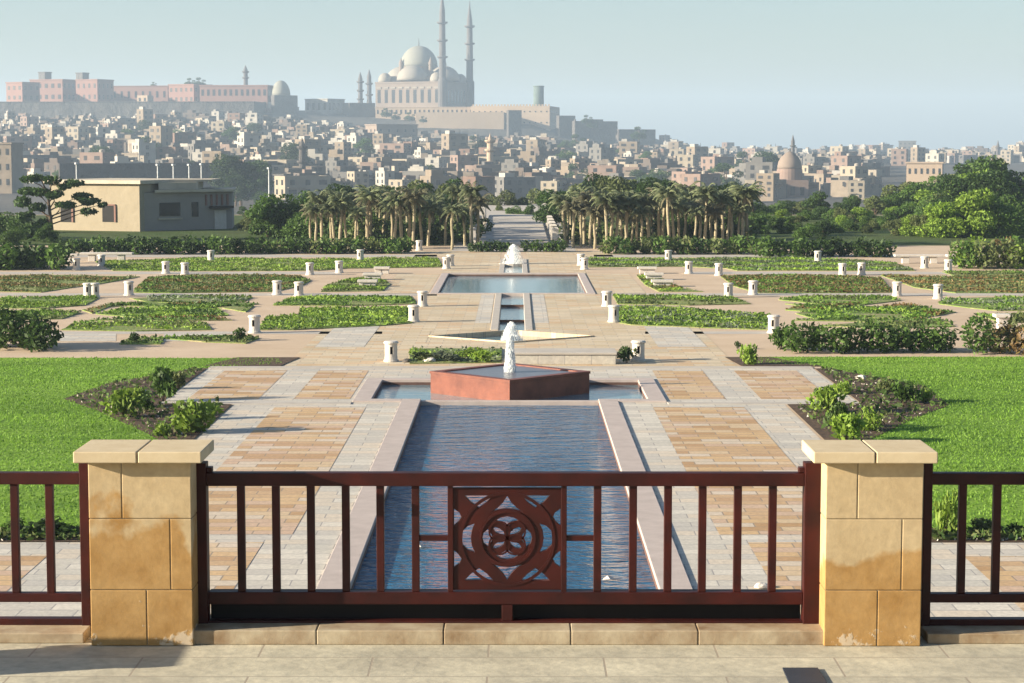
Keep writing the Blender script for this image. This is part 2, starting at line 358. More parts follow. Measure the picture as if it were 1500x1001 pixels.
P1 = (-2.0, 21.0, 2.0, 45.9)         # long pool
P2 = (-3.12, 45.9, 3.12, 49.7)       # cross pool behind it, red star fountain in its middle
BC, BA, BY = 61.4, 2.5, 1.95                  # sunken star basin centre / half diagonal
P3 = (-BA, BC - BY, BA, BC + BY)
CH = (-0.42, BC + BY, 0.42, 79.6)    # channel
P4 = (-2.9, 79.6, 2.9, 92.0)         # far cross pool
CH2 = (-0.42, 92.0, 0.42, 103.5)
HOLES = [P1, P2, P3, CH, P4, CH2]
rect_sheet('garden_ground', -90, 16, 90, 172, 0.0, M_sand, HOLES)

# outer terrain: valley, city hill, plain to the horizon
def hill_a(px): return float(np.interp(px, [-3000, -400, 790, 835, 900, 965, 1000, 1080], [34, 40, 40, 24, 20, 14, 4, 0])) / 40
def terr(x, y):
    px = 757 + (x - CAM.x) / max(y, 1) * F
    base = float(np.interp(y, [0, 118, 172, 260, 420, 600, 900, 1300, 2000, 2600, 6000], [-0.35, -0.35, -0.9, -4.5, -8, -9, -6, -3, 0, 1, 1]))
    hz = float(np.interp(y, [0, 560, 900, 1200, 1400, 1500, 1560, 1640, 1800, 2100, 2500], [0, 0, 8, 17, 25, 29, 34, 38, 38, 20, 0]))
    fr = float(np.interp(px, [-3000, 380, 600, 850, 960], [1, 1, 0.62, 0.5, 0.5])); u = float(np.interp(y, [0, 1500, 1640], [0, 0, 1])); fr = fr + (1 - fr) * u
    return base + hz * hill_a(px) * fr
m = MB(); ys = [-60, 14, 60, 118, 150, 172, 200, 230, 260, 300, 350, 420, 500, 560, 620, 680, 740, 800, 860, 920, 980, 1040, 1100, 1160, 1220, 1280, 1340, 1400, 1450, 1500, 1560, 1640, 1720, 1800, 1950, 2100, 2300, 2500, 3000, 4000, 5200]
pxs = list(range(-2400, 3901, 60)); NX = len(pxs)
for y in ys:
    for p in pxs:
        x = CAM.x + (p - 757) / F * max(y, 400) if y < 400 else CAM.x + (p - 757) / F * y
        z = terr(x, y)
        if y > 400: z += math.sin(x * 0.03 + y * 0.017) * 0.8 + math.sin(x * 0.011 - y * 0.023) * 0.9 - 1
        m.v.append((x, y, z if y > 118 else -0.6))
for j in range(len(ys) - 1):
    for i in range(NX - 1): m.f.append((j * NX + i, j * NX + i + 1, (j + 1) * NX + i + 1, (j + 1) * NX + i))
structure(m.build('terrain', M_terrain, smooth=True))

# pools
def frame(name, r, wdt, ztop, sides='WENS', mat=None, zb=-0.45):
    x0, y0, x1, y1 = r; m = MB()
    if 'W' in sides: m.box(x0 - wdt, y0, zb, x0, y1, ztop)
    if 'E' in sides: m.box(x1, y0, zb, x1 + wdt, y1, ztop)
    if 'N' in sides: m.box(x0 - (wdt if 'W' in sides else 0), y1, zb, x1 + (wdt if 'E' in sides else 0), y1 + wdt, ztop)
    if 'S' in sides: m.box(x0 - (wdt if 'W' in sides else 0), y0 - wdt, zb, x1 + (wdt if 'E' in sides else 0), y0, ztop)
    return m.build(name, mat or M_rim, bevel=0.01)
def pool(r, label, wmat, zw, rim=0.4, ztop=0.03, sides='WENS', floor=True):
    t = empty('pool', ((r[0] + r[2]) / 2, (r[1] + r[3]) / 2, 0), 0, label, 'pool')
    fo = frame('rim', r, rim, ztop, sides); fo.parent = t; fo.matrix_parent_inverse = Matrix.Translation(t.location).inverted()
    m = MB(); i = 0.003   # dark inner lining set 3 mm proud of the rim's inner faces
    x0, y0, x1, y1 = r
    if 'N' in sides: m.add([(x0, y1 - i, -0.44), (x1, y1 - i, -0.44), (x1, y1 - i, -0.03), (x0, y1 - i, -0.03)], [(0, 1, 2, 3)])
    if 'W' in sides: m.add([(x0 + i, y0, -0.44), (x0 + i, y1, -0.44), (x0 + i, y1, -0.03), (x0 + i, y0, -0.03)], [(0, 1, 2, 3)])
    if 'E' in sides: m.add([(x1 - i, y0, -0.44), (x1 - i, y1, -0.44), (x1 - i, y1, -0.03), (x1 - i, y0, -0.03)], [(0, 1, 2, 3)])
    lo = m.build('lining', M_rimin, t); lo.matrix_parent_inverse = Matrix.Translation(t.location).inverted()
    wo = structure(MB().sheet([(x0, y0), (x1, y0), (x1, y1), (x0, y1)], zw).build('water', wmat))
    return t
pool(P1, 'long rectangular pool of rippled dark blue water behind the balustrade', M_water, -0.10, 0.43, 0.035, 'WE')
t = pool(P2, 'short cross-shaped arm of blue water around the red granite star fountain', M_water2, -0.10, 0.40, 0.035, 'WEN')
# front lips either side of the long pool and the weir between the two pools
wl = MB()
wl.box(-3.52, 45.5, -0.45, -2.43, 45.9, 0.035); wl.box(2.43, 45.5, -0.45, 3.52, 45.9, 0.035); wl.box(-2.0, 45.75, -0.45, 2.0, 45.93, 0.0)
o = wl.build('weir', M_rim, t, bevel=0.01); o.matrix_parent_inverse = Matrix.Translation(t.location).inverted()
pool(P4, 'wide still pale blue pool in the far garden, left and right of the water channel', M_water2, -0.10, 0.32, 0.03, 'WENS')
# star basin: paving corners round the diamond, sunken walls
m = MB()
cx, cy, a = 0, BC, BA; dm = [(cx, cy - BY), (cx + a, cy), (cx, cy + BY), (cx - a, cy)]
for (sx, sy) in ((1, -1), (1, 1), (-1, 1), (-1, -1)):
    m.sheet(ccw([(cx + sx * a, cy + sy * BY), (cx + sx * a, cy), (cx, cy + sy * BY)]), 0.0)
structure(m.build('basin_paving', M_pink))
t = empty('star_basin', (0, BC, 0), 0, 'sunken diamond-shaped basin with a low jet, behind the red fountain', 'basin')
m = MB(); k_ = 0.96; inn = [(x * k_, (y - cy) * k_) for x, y in dm]; out_ = [(x, y - cy) for x, y in dm]
for i in range(4):
    j = (i + 1) % 4
    m.add([(*out_[i], -0.4), (*out_[j], -0.4), (*out_[j], 0.04), (*out_[i], 0.04), (*inn[i], -0.4), (*inn[j], -0.4), (*inn[j], 0.04), (*inn[i], 0.04)],
          [(0, 1, 2, 3), (5, 4, 7, 6), (3, 2, 6, 7)])
m.build('rim', M_pink, t)
m = MB(); m.sheet(inn, -0.12); m.build('water_surface', M_water2, t)
# stepped channel: three little falls
t = empty('water_channel', (0, 71, 0), 0, 'narrow stepped water channel running from the far pool to the sunken basin', 'channel')
for s_ in (-1, 1):
    m = MB(); m.box(min(s_ * 0.42, s_ * 0.66), CH[1] - 71 + 0.25, -0.4, max(s_ * 0.42, s_ * 0.66), CH[3] - 71 - 0.32, 0.035)
    m.build('kerb', M_pale, t, bevel=0.01); m = MB(); m.box(min(s_ * 0.42, s_ * 0.66), CH2[1] - 71 + 0.32, -0.4, max(s_ * 0.42, s_ * 0.66), CH2[3] - 71, 0.035); m.build('kerb', M_pale, t, bevel=0.01)
fy = [BC + BY - 0.2, 69.5, 75.0, 79.6]
for i, (a_, b_) in enumerate(zip(fy[:-1], fy[1:])):
    mm = MB().sheet([(-0.42, a_ - 71), (0.42, a_ - 71), (0.42, b_ - 71), (-0.42, b_ - 71)], -0.26 + i * 0.09); mm.build('water_surface', M_water2, t)
    if i: MB().box(-0.42, a_ - 71, -0.45, 0.42, a_ - 71 + 0.12, -0.262 + i * 0.09).build('sill', M_rimin, t)
MB().sheet([(-0.42, 92 - 71), (0.42, 92 - 71), (0.42, 103.5 - 71), (-0.42, 103.5 - 71)], -0.09).build('water_surface', M_water2, t)
MB().box(-0.66, 103.5 - 71, -0.4, 0.66, 103.9 - 71, 0.035).build('end_stone', M_pale, t)
structure(MB().sheet([(-3.0, 172.0), (3.0, 172.0), (3.6, 228), (-3.6, 228)], -0.2).build('far_walk', M_pale))
structure(MB().sheet([(-8, 18), (8, 18), (8, 110), (-8, 110)], -0.46).build('pool_floor', M_tile))

# paved walks: sheets laid 4 mm apart
def walk(name, polys, z, mat):
    m = MB()
    for p in polys: m.sheet(ccw(p), z)
    return structure(m.build(name, mat))
def rc(x0, y0, x1, y1): return [(x0, y0), (x1, y0), (x1, y1), (x0, y1)]
walk('paved_walk', [rc(-6.1, 16, -2.44, 45.5), rc(2.44, 16, 6.1, 45.5), rc(-30, 16, -6.1, 29.2), rc(6.1, 16, 30, 29.2)], 0.004, M_grey)
walk('sandstone_walk', [rc(-5.15, 29.8, -3.15, 44.6), rc(3.15, 29.8, 5.15, 44.6), rc(-5.15, 16, -3.5, 29.2), rc(3.5, 16, 5.15, 29.2),
                        rc(-12, 24.6, -6.4, 28.2), rc(6.4, 24.6, 12, 28.2)], 0.008, M_tan)
walk('paved_court', [rc(-7.8, 45.52, -3.53, 52.5), rc(3.53, 45.52, 7.8, 52.5), rc(-3.53, 50.12, 3.53, 52.5)], 0.004, M_grey)
walk('sandstone_court', [rc(-4.9, 46.1, -3.62, 52.0), rc(3.62, 46.1, 4.9, 52.0), rc(-7.3, 46.1, -5.7, 52.0), rc(5.7, 46.1, 7.3, 52.0)], 0.008, M_tan)
walk('pink_plaza', [rc(-5.9, 52.9, 5.9, 57.6), rc(-5.9, 57.6, -BA, 66.0), rc(BA, 57.6, 5.9, 66.0), rc(-BA, 57.6, BA, BC - BY), rc(-BA, BC + BY, -0.66, 66.0), rc(0.66, BC + BY, BA, 66.0),
                    rc(-3.4, 66.0, -0.66, 79.2), rc(0.66, 66.0, 3.4, 79.2), rc(-5.2, 79.6, -3.3, 92), rc(3.3, 79.6, 5.2, 92), rc(-3.3, 92.4, -0.68, 112), rc(0.68, 92.4, 3.3, 112), rc(-3.5, 112, 3.5, 171), rc(-5.2, 106.5, -3.3, 112), rc(3.3, 106.5, 5.2, 112)], 0.004, M_pink)
walk('grove_walk', [rc(-3.4, 112, 3.4, 171)], 0.008, M_pale)
walk('grey_insets', [rc(-5.6, 58.2, -4.2, 65), rc(4.2, 58.2, 5.6, 65), rc(-1.2, 66.2, -0.7, 79), rc(0.7, 66.2, 1.2, 79)], 0.008, M_grey)
# pale edging stones across the walks
m = MB()
for x0, x1 in ((-6.1, -3.53), (3.53, 6.1), (-7.8, -6.1), (6.1, 7.8)): m.box(x0, 45.1, -0.02, x1, 45.48, 0.02)
m.box(-7.8, 52.5, -0.02, 7.8, 52.9, 0.022)
structure(m.build('edging_stones', M_pale))
# lawns
def edgepoly(pp, z=0): return [tuple(G(x, y, z))[:2] for x, y in pp]
lawnL = [(-6.15, 29.8), (-6.15, 38.3), (-7.1, 40.5), (-8.8, 44.0), (-10.0, 46.0), (-9.6, 49.0), (-8.0, 52.4), (-6.0, 53.6), (-6.3, 55.0), (-40, 55.6), (-40, 29.8)]
lawnR = [(6.15, 29.8), (40, 29.8), (40, 55.6), (6.6, 55.4), (6.2, 53.8), (8.1, 53.0), (8.1, 52.4), (9.8, 48.5), (9.6, 45.0), (8.4, 42.8), (7.1, 40.0), (6.15, 38.3)]
structure(MB().sheet(ccw(lawnL), 0.012).build('lawn', M_lawn)); structure(MB().sheet(ccw(lawnR), 0.012).build('lawn', M_lawn))
def inpoly(pts, poly):
    x, y = pts[:, 0], pts[:, 1]; c = np.zeros(len(pts), bool); j = len(poly) - 1
    for i in range(len(poly)):
        xi, yi = poly[i]; xj, yj = poly[j]
        c ^= ((yi > y) != (yj > y)) & (x < (xj - xi) * (y - yi) / (yj - yi + 1e-12) + xi); j = i
    return c
def scatter_in(poly, n):
    P = np.array(poly); lo, hi = P.min(0), P.max(0); lo[0] = max(lo[0], -17); hi[0] = min(hi[0], 17)
    pts = RNG.uniform(lo, hi, size=(n, 2)); return pts[inpoly(pts, poly)]
pts = np.concatenate([scatter_in(lawnL, 60000), scatter_in(lawnR, 60000)])
k = len(pts); z0 = np.full((k, 1), 0.012); ang = RNG.uniform(0, 2 * np.pi, k); wv = np.stack([np.cos(ang), np.sin(ang), 0 * ang], 1) * RNG.uniform(0.008, 0.02, (k, 1))
clump = 0.5 + 0.5 * np.sin(pts[:, 0] * 0.9 + 2 * np.sin(pts[:, 1] * 0.5)) * np.sin(pts[:, 1] * 1.7 + np.sin(pts[:, 0] * 0.6))
base = np.concatenate([pts, z0], 1); tip = base + np.concatenate([RNG.normal(0, 0.015, (k, 2)), (RNG.uniform(0.02, 0.045, k) * (0.7 + 0.7 * clump))[:, None]], 1)
go = mobj('grass', nmesh('grass', np.stack([base - wv, base + wv, tip], 1).reshape(-1, 3), 3, M_blade))
tag(go, 'short green mown grass of the two lawns', 'grass', kind='stuff')
# kerbs and soil along the lawn front
structure(walk('soil', [rc(-30, 29.2, -6.1, 30.0), rc(6.1, 29.2, 30, 30.0)], 0.016, M_soil))
KB = []
for x0, x1, lb in ((-14.2, -8.6, 'pale kerb stone at the front of the left lawn'),):
    o = MB().box(x0, 29.0, 0, x1, 29.35, 0.16).build('kerb_stone', M_pale, bevel=0.02); tag(o, lb, 'kerb')
structure(walk('planting_soil', [[(-6.15, 38.0), (-7.2, 40.4), (-8.9, 43.9), (-10.1, 46.0), (-9.7, 49.2), (-8.1, 52.5), (-7.82, 52.4), (-7.82, 45.2), (-6.15, 45.05)],
      [(6.15, 38.0), (6.15, 45.05), (7.82, 45.2), (7.82, 52.4), (8.2, 52.5), (9.9, 48.6), (9.7, 44.9), (8.5, 42.7), (7.2, 39.9)],
      [(-6.0, 53.0), (-5.7, 55.2), (-7.4, 55.2), (-8.0, 53.0)], [(6.0, 53.0), (8.1, 53.0), (7.0, 55.3), (5.8, 55.3)]], 0.020, M_soil))
SOIL = [[(-6.3, 38.6), (-7.2, 40.6), (-8.9, 44.0), (-10.0, 46.0), (-9.6, 49.0), (-8.1, 52.3), (-7.9, 52.2), (-7.9, 45.3), (-6.3, 45.0)],
      [(6.3, 38.6), (6.3, 45.0), (7.9, 45.3), (7.9, 52.2), (8.2, 52.3), (9.8, 48.6), (9.6, 44.9), (8.5, 42.8), (7.2, 40.2)], rc(-16, 29.25, -6.15, 29.95), rc(6.15, 29.25, 16, 29.95)]
for nm, mt_, dn_, sz_ in (('ground_cover', M_leafo, 1500, 0.055), ('ground_cover', M_leaf, 900, 0.07), ('litter', M_pale, 500, 0.035)):
    pp_ = np.concatenate([scatter_in(q, dn_) for q in SOIL]); pp_ = np.concatenate([pp_, (RNG.uniform(0.03, 0.10, len(pp_)) if nm == 'ground_cover' else np.full(len(pp_), 0.03))[:, None]], 1)
    tag(mobj(nm, nmesh(nm, leaf_quads(pp_, sz_), 4, mt_)), 'sparse litter and low seedlings on the brown soil beds', 'ground cover', kind='stuff')
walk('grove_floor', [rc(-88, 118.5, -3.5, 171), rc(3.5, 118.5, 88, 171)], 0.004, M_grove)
# small stones on the soil
rng_r = []
# ================================================================== TERRACE + BALUSTRADE
ZT = 5.7 - 2.86; YF = 11.85
def FP(px, py, Y=YF): return D(px, py, Y)
def fx(px, Y=YF, py=800): return D(px, py, Y).x
def fz(py, Y=YF, px=750): return D(px, py, Y).z
ZT = fz(947, 11.6)
t_ = MB(); t_.box(-14, -14, ZT - 0.3, 14, 12.3, ZT); structure(t_.build('terrace_floor', M_terr))
t_ = MB(); t_.box(-14, 12.0, -0.55, 14, 12.28, ZT - 0.302); o = t_.build('retaining_wall', M_pil1); tag(o, 'stone retaining wall under the terrace edge', 'wall')
# kerb under the fence
ko = empty('fence_kerb', (fx(743), 11.8, ZT), 0, 'low weathered stone kerb under the middle balustrade, between the two pillars', 'kerb')
kx0, kx1 = fx(284), fx(1203)
ZK = ZT + 0.085
nblk = 5
for i in range(nblk):
    a_ = kx0 + (kx1 - kx0) * i / nblk; b_ = kx0 + (kx1 - kx0) * (i + 1) / nblk
    o = MB().box(a_ + 0.002 - ko.location.x, -0.17, 0, b_ - 0.002 - ko.location.x, 0.25, 0.085).build('kerb_block', M_kerb, ko, bevel=0.006)
for sx, a_, b_, lb in ((-1, -14, fx(130), 'stone kerb under the left balustrade'), (1, fx(1352), 14, 'stone kerb under the right balustrade')):
    o = MB().box(a_, 11.66, ZT, b_, 12.05, ZT + 0.06).build('kerb', M_kerb, bevel=0.006); tag(o, lb, 'kerb')
# pillars
def pillar(px0, px1, capx0, capx1, mat, label, side):
    x0, x1 = fx(px0, 11.6), fx(px1, 11.6); xc = (x0 + x1) / 2; y0 = 11.6; dpt = 0.34; zc = fz(676, 11.6)
    t = empty('stone_pillar', (xc, y0 + dpt / 2, ZT), 0, label, 'pillar')
    hw = (x1 - x0) / 2; hd = dpt / 2; H = zc - ZT
    zs = [0, H * 0.305, H * 0.69, H]
    m = MB(); g = 0.002
    for i in range(3):
        sp = (0.58 if i == 1 else -0.35 if i == 2 else 0.1) * hw
        for a_, b_ in ((-hw, sp), (sp, hw)):
            m.box(a_ + (g if a_ > -hw else 0), -hd, zs[i] + g, b_ - (g if b_ < hw else 0), hd, zs[i + 1] - g)
    m.build('shaft', mat, t, bevel=0.005)
    MB().box(-hw + 0.006, -hd + 0.006, 0.002, hw - 0.006, hd - 0.006, H - 0.002).build('mortar', M_mortar, t)
    c0, c1 = fx(capx0, 11.53) - xc, fx(capx1, 11.53) - xc; ch = 0.065; mid = (c0 + c1) / 2
    for a_, b_ in ((c0, mid - 0.004), (mid + 0.004, c1)):
        MB().box(a_, -hd - 0.08, H, b_, hd + 0.08, H + ch).build('cap_stone', M_cap, t, bevel=0.006)
    return t
pl = pillar(131, 281, 110, 297, M_pil1, 'left sandstone pillar with orange stained blocks and a flat cap', -1)
pr = pillar(1209, 1351, 1190, 1371, M_pil2, 'right sandstone pillar with a flaking stain and a flat cap', 1)
# outer pillars beyond the frame carry the ends of the side fences
span = pr.location.x - pl.location.x
for s_, src in ((-1, pl), (1, pr)):
    c = copy_tree(src); c.location.x += s_ * span
    c['label'] = 'outer sandstone pillar at the far end of the %s balustrade' % ('left' if s_ < 0 else 'right')
# unseen square pier, added outside the frame to cast shade on the terrace floor
pier = empty('shade_pier', (-4.35, 10.82, ZT), 0, 'unseen low square pier added left of the fence to shade the terrace', 'pier')
MB().box(-0.3, -0.22, 0, 0.3, 0.22, 0.62).build('shaft', M_cap, pier, bevel=0.006)
MB().box(-0.33, -0.25, 0.622, 0.33, 0.25, 0.68).build('cap_stone', M_cap, pier, bevel=0.006)

def bars(t, x0, x1, ztop, rails, bal, zb0, zb1, px_bal, yoff=0):
    for n_, za, zb_, dp in rails: MB().box(x0, -dp, za, x1, dp, zb_).build(n_, M_red, t, bevel=0.004)
    for bx in px_bal: MB().box(bx - 0.0225, -0.022, zb0, bx + 0.0225, 0.022, zb1).build('baluster', M_red, t, bevel=0.003)
def zz(py): return fz(py, YF) - ZT
# middle fence
xm = fx(743); t = empty('balustrade', (xm, YF, ZT), 0, 'middle red-brown balustrade section with the carved rosette panel', 'balustrade')
rx = lambda px: fx(px) - xm
bars(t, rx(305), rx(1176), 0, [('top_rail', zz(711), zz(692), 0.04), ('middle_rail', zz(884), zz(866), 0.035), ('bottom_rail', zz(923), zz(908), 0.035)],
     None, zz(866), zz(711), [rx(p) for p in (354, 405, 456, 507, 557.5, 609, 875, 927, 978, 1028.5, 1080, 1131)])
for a_, b_ in ((283, 305), (1176, 1203)):
    MB().box(rx(a_), -0.05, zz(927), rx(b_), 0.05, zz(677)).build('post', M_red, t, bevel=0.004)
for a_, b_ in ((305, 313), (1168, 1176)): MB().box(rx(a_), -0.03, zz(692) + 0.002, rx(b_), 0.03, zz(684)).build('corner_block', M_red, t, bevel=0.003)
for a_, b_ in ((613, 656), (830, 871)): MB().box(rx(a_), -0.018, zz(792), rx(b_), 0.018, zz(784)).build('cross_bar', M_red, t, bevel=0.002)
MB().box(rx(735), -0.03, zz(908), rx(751), 0.03, zz(884)).build('stub', M_red, t, bevel=0.003)
MB().box(rx(305), 0.07, zz(927), rx(1176), 0.09, zz(868)).build('gap_backing', M_board, t)  # near-black sheet across the gap under the middle rail
MB().box(rx(735), -0.03, 0.086, rx(751), 0.03, zz(923)).build('stub', M_red, t)
# carved panel: a filled curve with cut-outs
cu = bpy.data.curves.new('panel_curve', 'CURVE'); cu.dimensions = '2D'; cu.fill_mode = 'BOTH'; cu.extrude = 0.016; cu.bevel_depth = 0.002
U = 1 / 2.496 / (F / YF)
def spl(pts):
    s = cu.splines.new('POLY'); s.points.add(len(pts) - 1)
    for q, (x, y) in zip(s.points, pts): q.co = (x * U, y * U, 0, 1)
    s.use_cyclic_u = True
def arc(cx, cy, r, a0, a1, n=12): return [(cx + r * math.cos(R(a0 + (a1 - a0) * i / n)), cy + r * math.sin(R(a0 + (a1 - a0) * i / n))) for i in range(n + 1)]
spl([(-214, -194), (214, -194), (214, 186), (-214, 186)])
def sym(pts, mx=True, my=True):
    for sx in ((1, -1) if mx else (1,)):
        for sy in ((1, -1) if my else (1,)): spl([(x * sx, y * sy) for x, y in pts])
sym([(0, 160), (16, 134), (38, 112), (70, 92), (48, 100), (24, 106), (0, 108), (-24, 106), (-48, 100), (-70, 92), (-38, 112), (-16, 134)], False, True)
sym([(50, 160), (160, 160), (136, 134), (104, 112), (74, 134)])
sym([(198, 112), (176, 96), (168, 78), (180, 60), (198, 44)])
sym([(118, 56), (146, 46), (168, 24), (176, 0), (168, -24), (146, -46), (118, -56), (130, -28), (134, 0), (130, 28)], True, False)
sym([(0, 40), (14, 52), (44, 66), (24, 78), (0, 82), (-24, 78), (-44, 66), (-14, 52)], False, True)
sym([(52, 0), (58, 16), (72, 34), (88, 20), (93, 0), (88, -20), (72, -34), (58, -16)], True, False)
sym([(8, 9), (26, 11), (46, 22), (54, 36), (44, 42), (26, 36), (12, 24)])
co = bpy.data.objects.new('tmp', cu); COL.objects.link(co); dg = bpy.context.evaluated_depsgraph_get()
pm = bpy.data.meshes.new_from_object(co.evaluated_get(dg)); bpy.data.objects.remove(co); pm.materials.clear(); pm.materials.append(M_red)
po = mobj('carved_panel', pm, t, (rx(743), 0, zz(787.5))); po.rotation_euler = (R(90), 0, 0)
# interlaced rings carved on the panel's face
m = MB()
def ring(m, cx, cz, r0, r1, y0, y1, a0=0, a1=360, n=28):
    for i in range(n):
        p, q = R(a0 + (a1 - a0) * i / n), R(a0 + (a1 - a0) * (i + 1) / n)
        c = [(cx + r * math.cos(g), cz + r * math.sin(g)) for r, g in ((r0, p), (r1, p), (r1, q), (r0, q))]
        m.add([(x, y0, z) for x, z in c] + [(x, y1, z) for x, z in c], [(0, 1, 2, 3), (4, 7, 6, 5), (1, 5, 6, 2), (0, 3, 7, 4)])
ring(m, rx(743), zz(787.5), 95 * U, 106 * U, -0.024, -0.0185)
for a_, b_ in ((1, 1), (1, -1), (-1, 1), (-1, -1)): ring(m, rx(743) + a_ * 29 * U, zz(787.5) + b_ * 24 * U, 34 * U, 41 * U, -0.0215, -0.0183, n=20)
m.build('rosette', M_red, t)
m = MB(); ring(m, rx(743), zz(787.5) - 4 * U, 166 * U, 178 * U, -0.0225, -0.0184, n=44); m.build('outer_ring', M_red, t)
for a_, b_ in ((656, 664), (822, 830)): MB().box(rx(a_), -0.026, zz(866), rx(b_), -0.0185, zz(711)).build('panel_stile', M_red, t, bevel=0.002)
# side fences
for nm, x0p, x1p, postp, bals, lb in (('left', None, 117, (117, 131), [20 + 51.3 * k for k in range(1, -13, -1)], 'left balustrade section of red-brown bars in front of the left lawn'),
                                 ('right', 1365, None, (1352, 1365), [1411 + 50.7 * k for k in range(0, 14)], 'right dark balustrade section of red-brown bars in front of the right lawn')):
    xa = fx(postp[0]) if nm == 'right' else fx(postp[1]); Yf = YF + 0.05
    t = empty('balustrade', (xa, Yf, ZT), 0, lb, 'balustrade')
    end = (pl.location.x - span + 0.35 if nm == 'left' else pr.location.x + span - 0.35) - xa
    e0 = (fx(x1p) if nm == 'left' else fx(x0p)) - xa
    a_, b_ = (end, e0) if nm == 'left' else (e0, end)
    bb = [fx(p) - xa for p in bals if a_ < fx(p) - xa < b_]
    bars(t, a_, b_, 0, [('top_rail', zz(711), zz(694), 0.035), ('middle_rail', zz(884), zz(871), 0.03), ('bottom_rail', zz(926), zz(908), 0.035)], None, zz(871), zz(711), bb)
    MB().box(fx(postp[0]) - xa, -0.045, zz(927), fx(postp[1]) - xa, 0.045, zz(678)).build('post', M_red, t, bevel=0.004)
# drain plate on the terrace floor
p0, p1, p2, p3 = G(1146, 981, ZT), G(1198, 981, ZT), G(1212, 1004, ZT), G(1156, 1004, ZT)
o = MB().prism(ccw([tuple(p)[:2] for p in (p0, p1, p2, p3)]), ZT + 0.001, ZT + 0.012).build('drain_cover', simple('dark_steel', (0.05, 0.06, 0.08), None, 8, 0.5), bevel=0.002)
tag(o, 'small dark metal drain cover on the terrace floor in the foreground', 'drain cover')

# ================================================================== FOUNTAINS
CY = 48.1; A = 1.88
t = empty('star_fountain', (0, CY, 0), 0, 'raised red granite star-shaped fountain with a tall white jet', 'fountain')
dd = lambda k: [(0, -A * k), (A * k, 0), (0, A * k), (-A * k, 0)]
m = MB(); m.prism(dd(1.0), -0.45, 0.36); m.build('basin_wall', M_gran, t, bevel=0.01)
m = MB(); o1 = dd(1.012); i1 = dd(0.86)
for i in range(4):
    j = (i + 1) % 4
    m.add([(*o1[i], 0.362), (*o1[j], 0.362), (*o1[j], 0.42), (*o1[i], 0.42), (*i1[i], 0.362), (*i1[j], 0.362), (*i1[j], 0.42), (*i1[i], 0.42)],
          [(0, 1, 2, 3), (5, 4, 7, 6), (3, 2, 6, 7)])
m.build('coping', M_gran, t)
m = MB(); m.sheet(i1, 0.395); m.build('water_surface', M_grantop, t)
def jet(parent, h, r, z0, seed, bell=False, n=16):
    rnd = random.Random(seed); m = MB(); prof = []
    K = 16
    vs = []; fs = []
    for i in range(K + 1):
        u = i / K
        rr = r * ((1 - u) ** 0.55 * 0.9 + 0.12) if bell else r * (0.55 + 0.35 * math.sin(u * 7 + 1) * (1 - u) + 0.35 * (1 - u) ** 2) * (1 if u < 0.85 else (1 - u) / 0.15 + 0.15)
        for k in range(n):
            a = 2 * math.pi * k / n; q = 0.6 * rr * rnd.uniform(0.92, 1.08); vs.append((q * math.cos(a), q * math.sin(a), z0 + h * u + rnd.uniform(-0.02, 0.02)))
    for i in range(K):
        for k in range(n): fs.append((i * n + k, i * n + (k + 1) % n, (i + 1) * n + (k + 1) % n, (i + 1) * n + k))
    fs.append(tuple(K * n + k for k in range(n))); m.add(vs, fs)
    m.build('water_jet', M_foam, parent, smooth=True)
    pts = []
    for i in range(3600):
        u = rnd.random() ** 1.4; a = rnd.uniform(0, 6.283); q = r * ((1 - u) ** 0.6 * 1.15 + 0.12 if bell else 1.1 - 0.55 * u) * rnd.uniform(0.2, 1.15); pts.append((q * math.cos(a), q * math.sin(a), z0 + h * u * 1.04))
    mobj('spray', nmesh('spray', streaks(np.array(pts), 0.04), 4, M_spray), parent)
jet(t, 0.86, 0.12, 0.39, 3)
jet(bpy.data.objects['star_basin'], 0.52, 0.24, -0.12, 5, True)
ft = empty('fountain', tuple(G(752, 387)), 0, 'far bell-shaped white fountain at the end of the water channel', 'fountain')
jet(ft, 0.95, 0.42, -0.05, 9, True)
MB().lathe([(0.7, -0.4), (0.7, 0.04), (0.6, 0.04), (0.6, -0.05), (0.0, -0.05)], n=20).build('basin', M_pale, ft)
# floating white scrap and stones seen on the water
for px_, py_, lb in ((893, 850, 'small white leaf floating on the long pool, seen through the bars on the right'), (617, 803, 'small white leaf floating on the long pool, seen through the bars on the left')):
    p = G(px_, py_, -0.10); m = MB()
    m.add([(-0.10, 0, 0.006), (0, -0.07, 0.03), (0.10, 0, 0.008), (0.02, 0.09, 0.04), (-0.03, 0.02, 0.06)], [(0, 1, 4), (1, 2, 4), (2, 3, 4), (3, 0, 4)])
    o = m.build('floating_leaf', M_lamp, loc=p); tag(o, lb, 'leaf')

# ================================================================== MIDDLE PLANTER BLOCK + PLANTS
p = G(827, 533)
t = empty('stone_block', (p.x, p.y, 0), 0, 'long low grey stone block behind the red fountain, right of its jet', 'stone block')
MB().box(-1.35, -0.25, 0, 1.35, 0.9, 0.26).build('body', M_grey, t, bevel=0.02); MB().box(-1.37, -0.28, 0.262, 1.37, 0.93, 0.32).build('slab', M_pale, t, bevel=0.01)

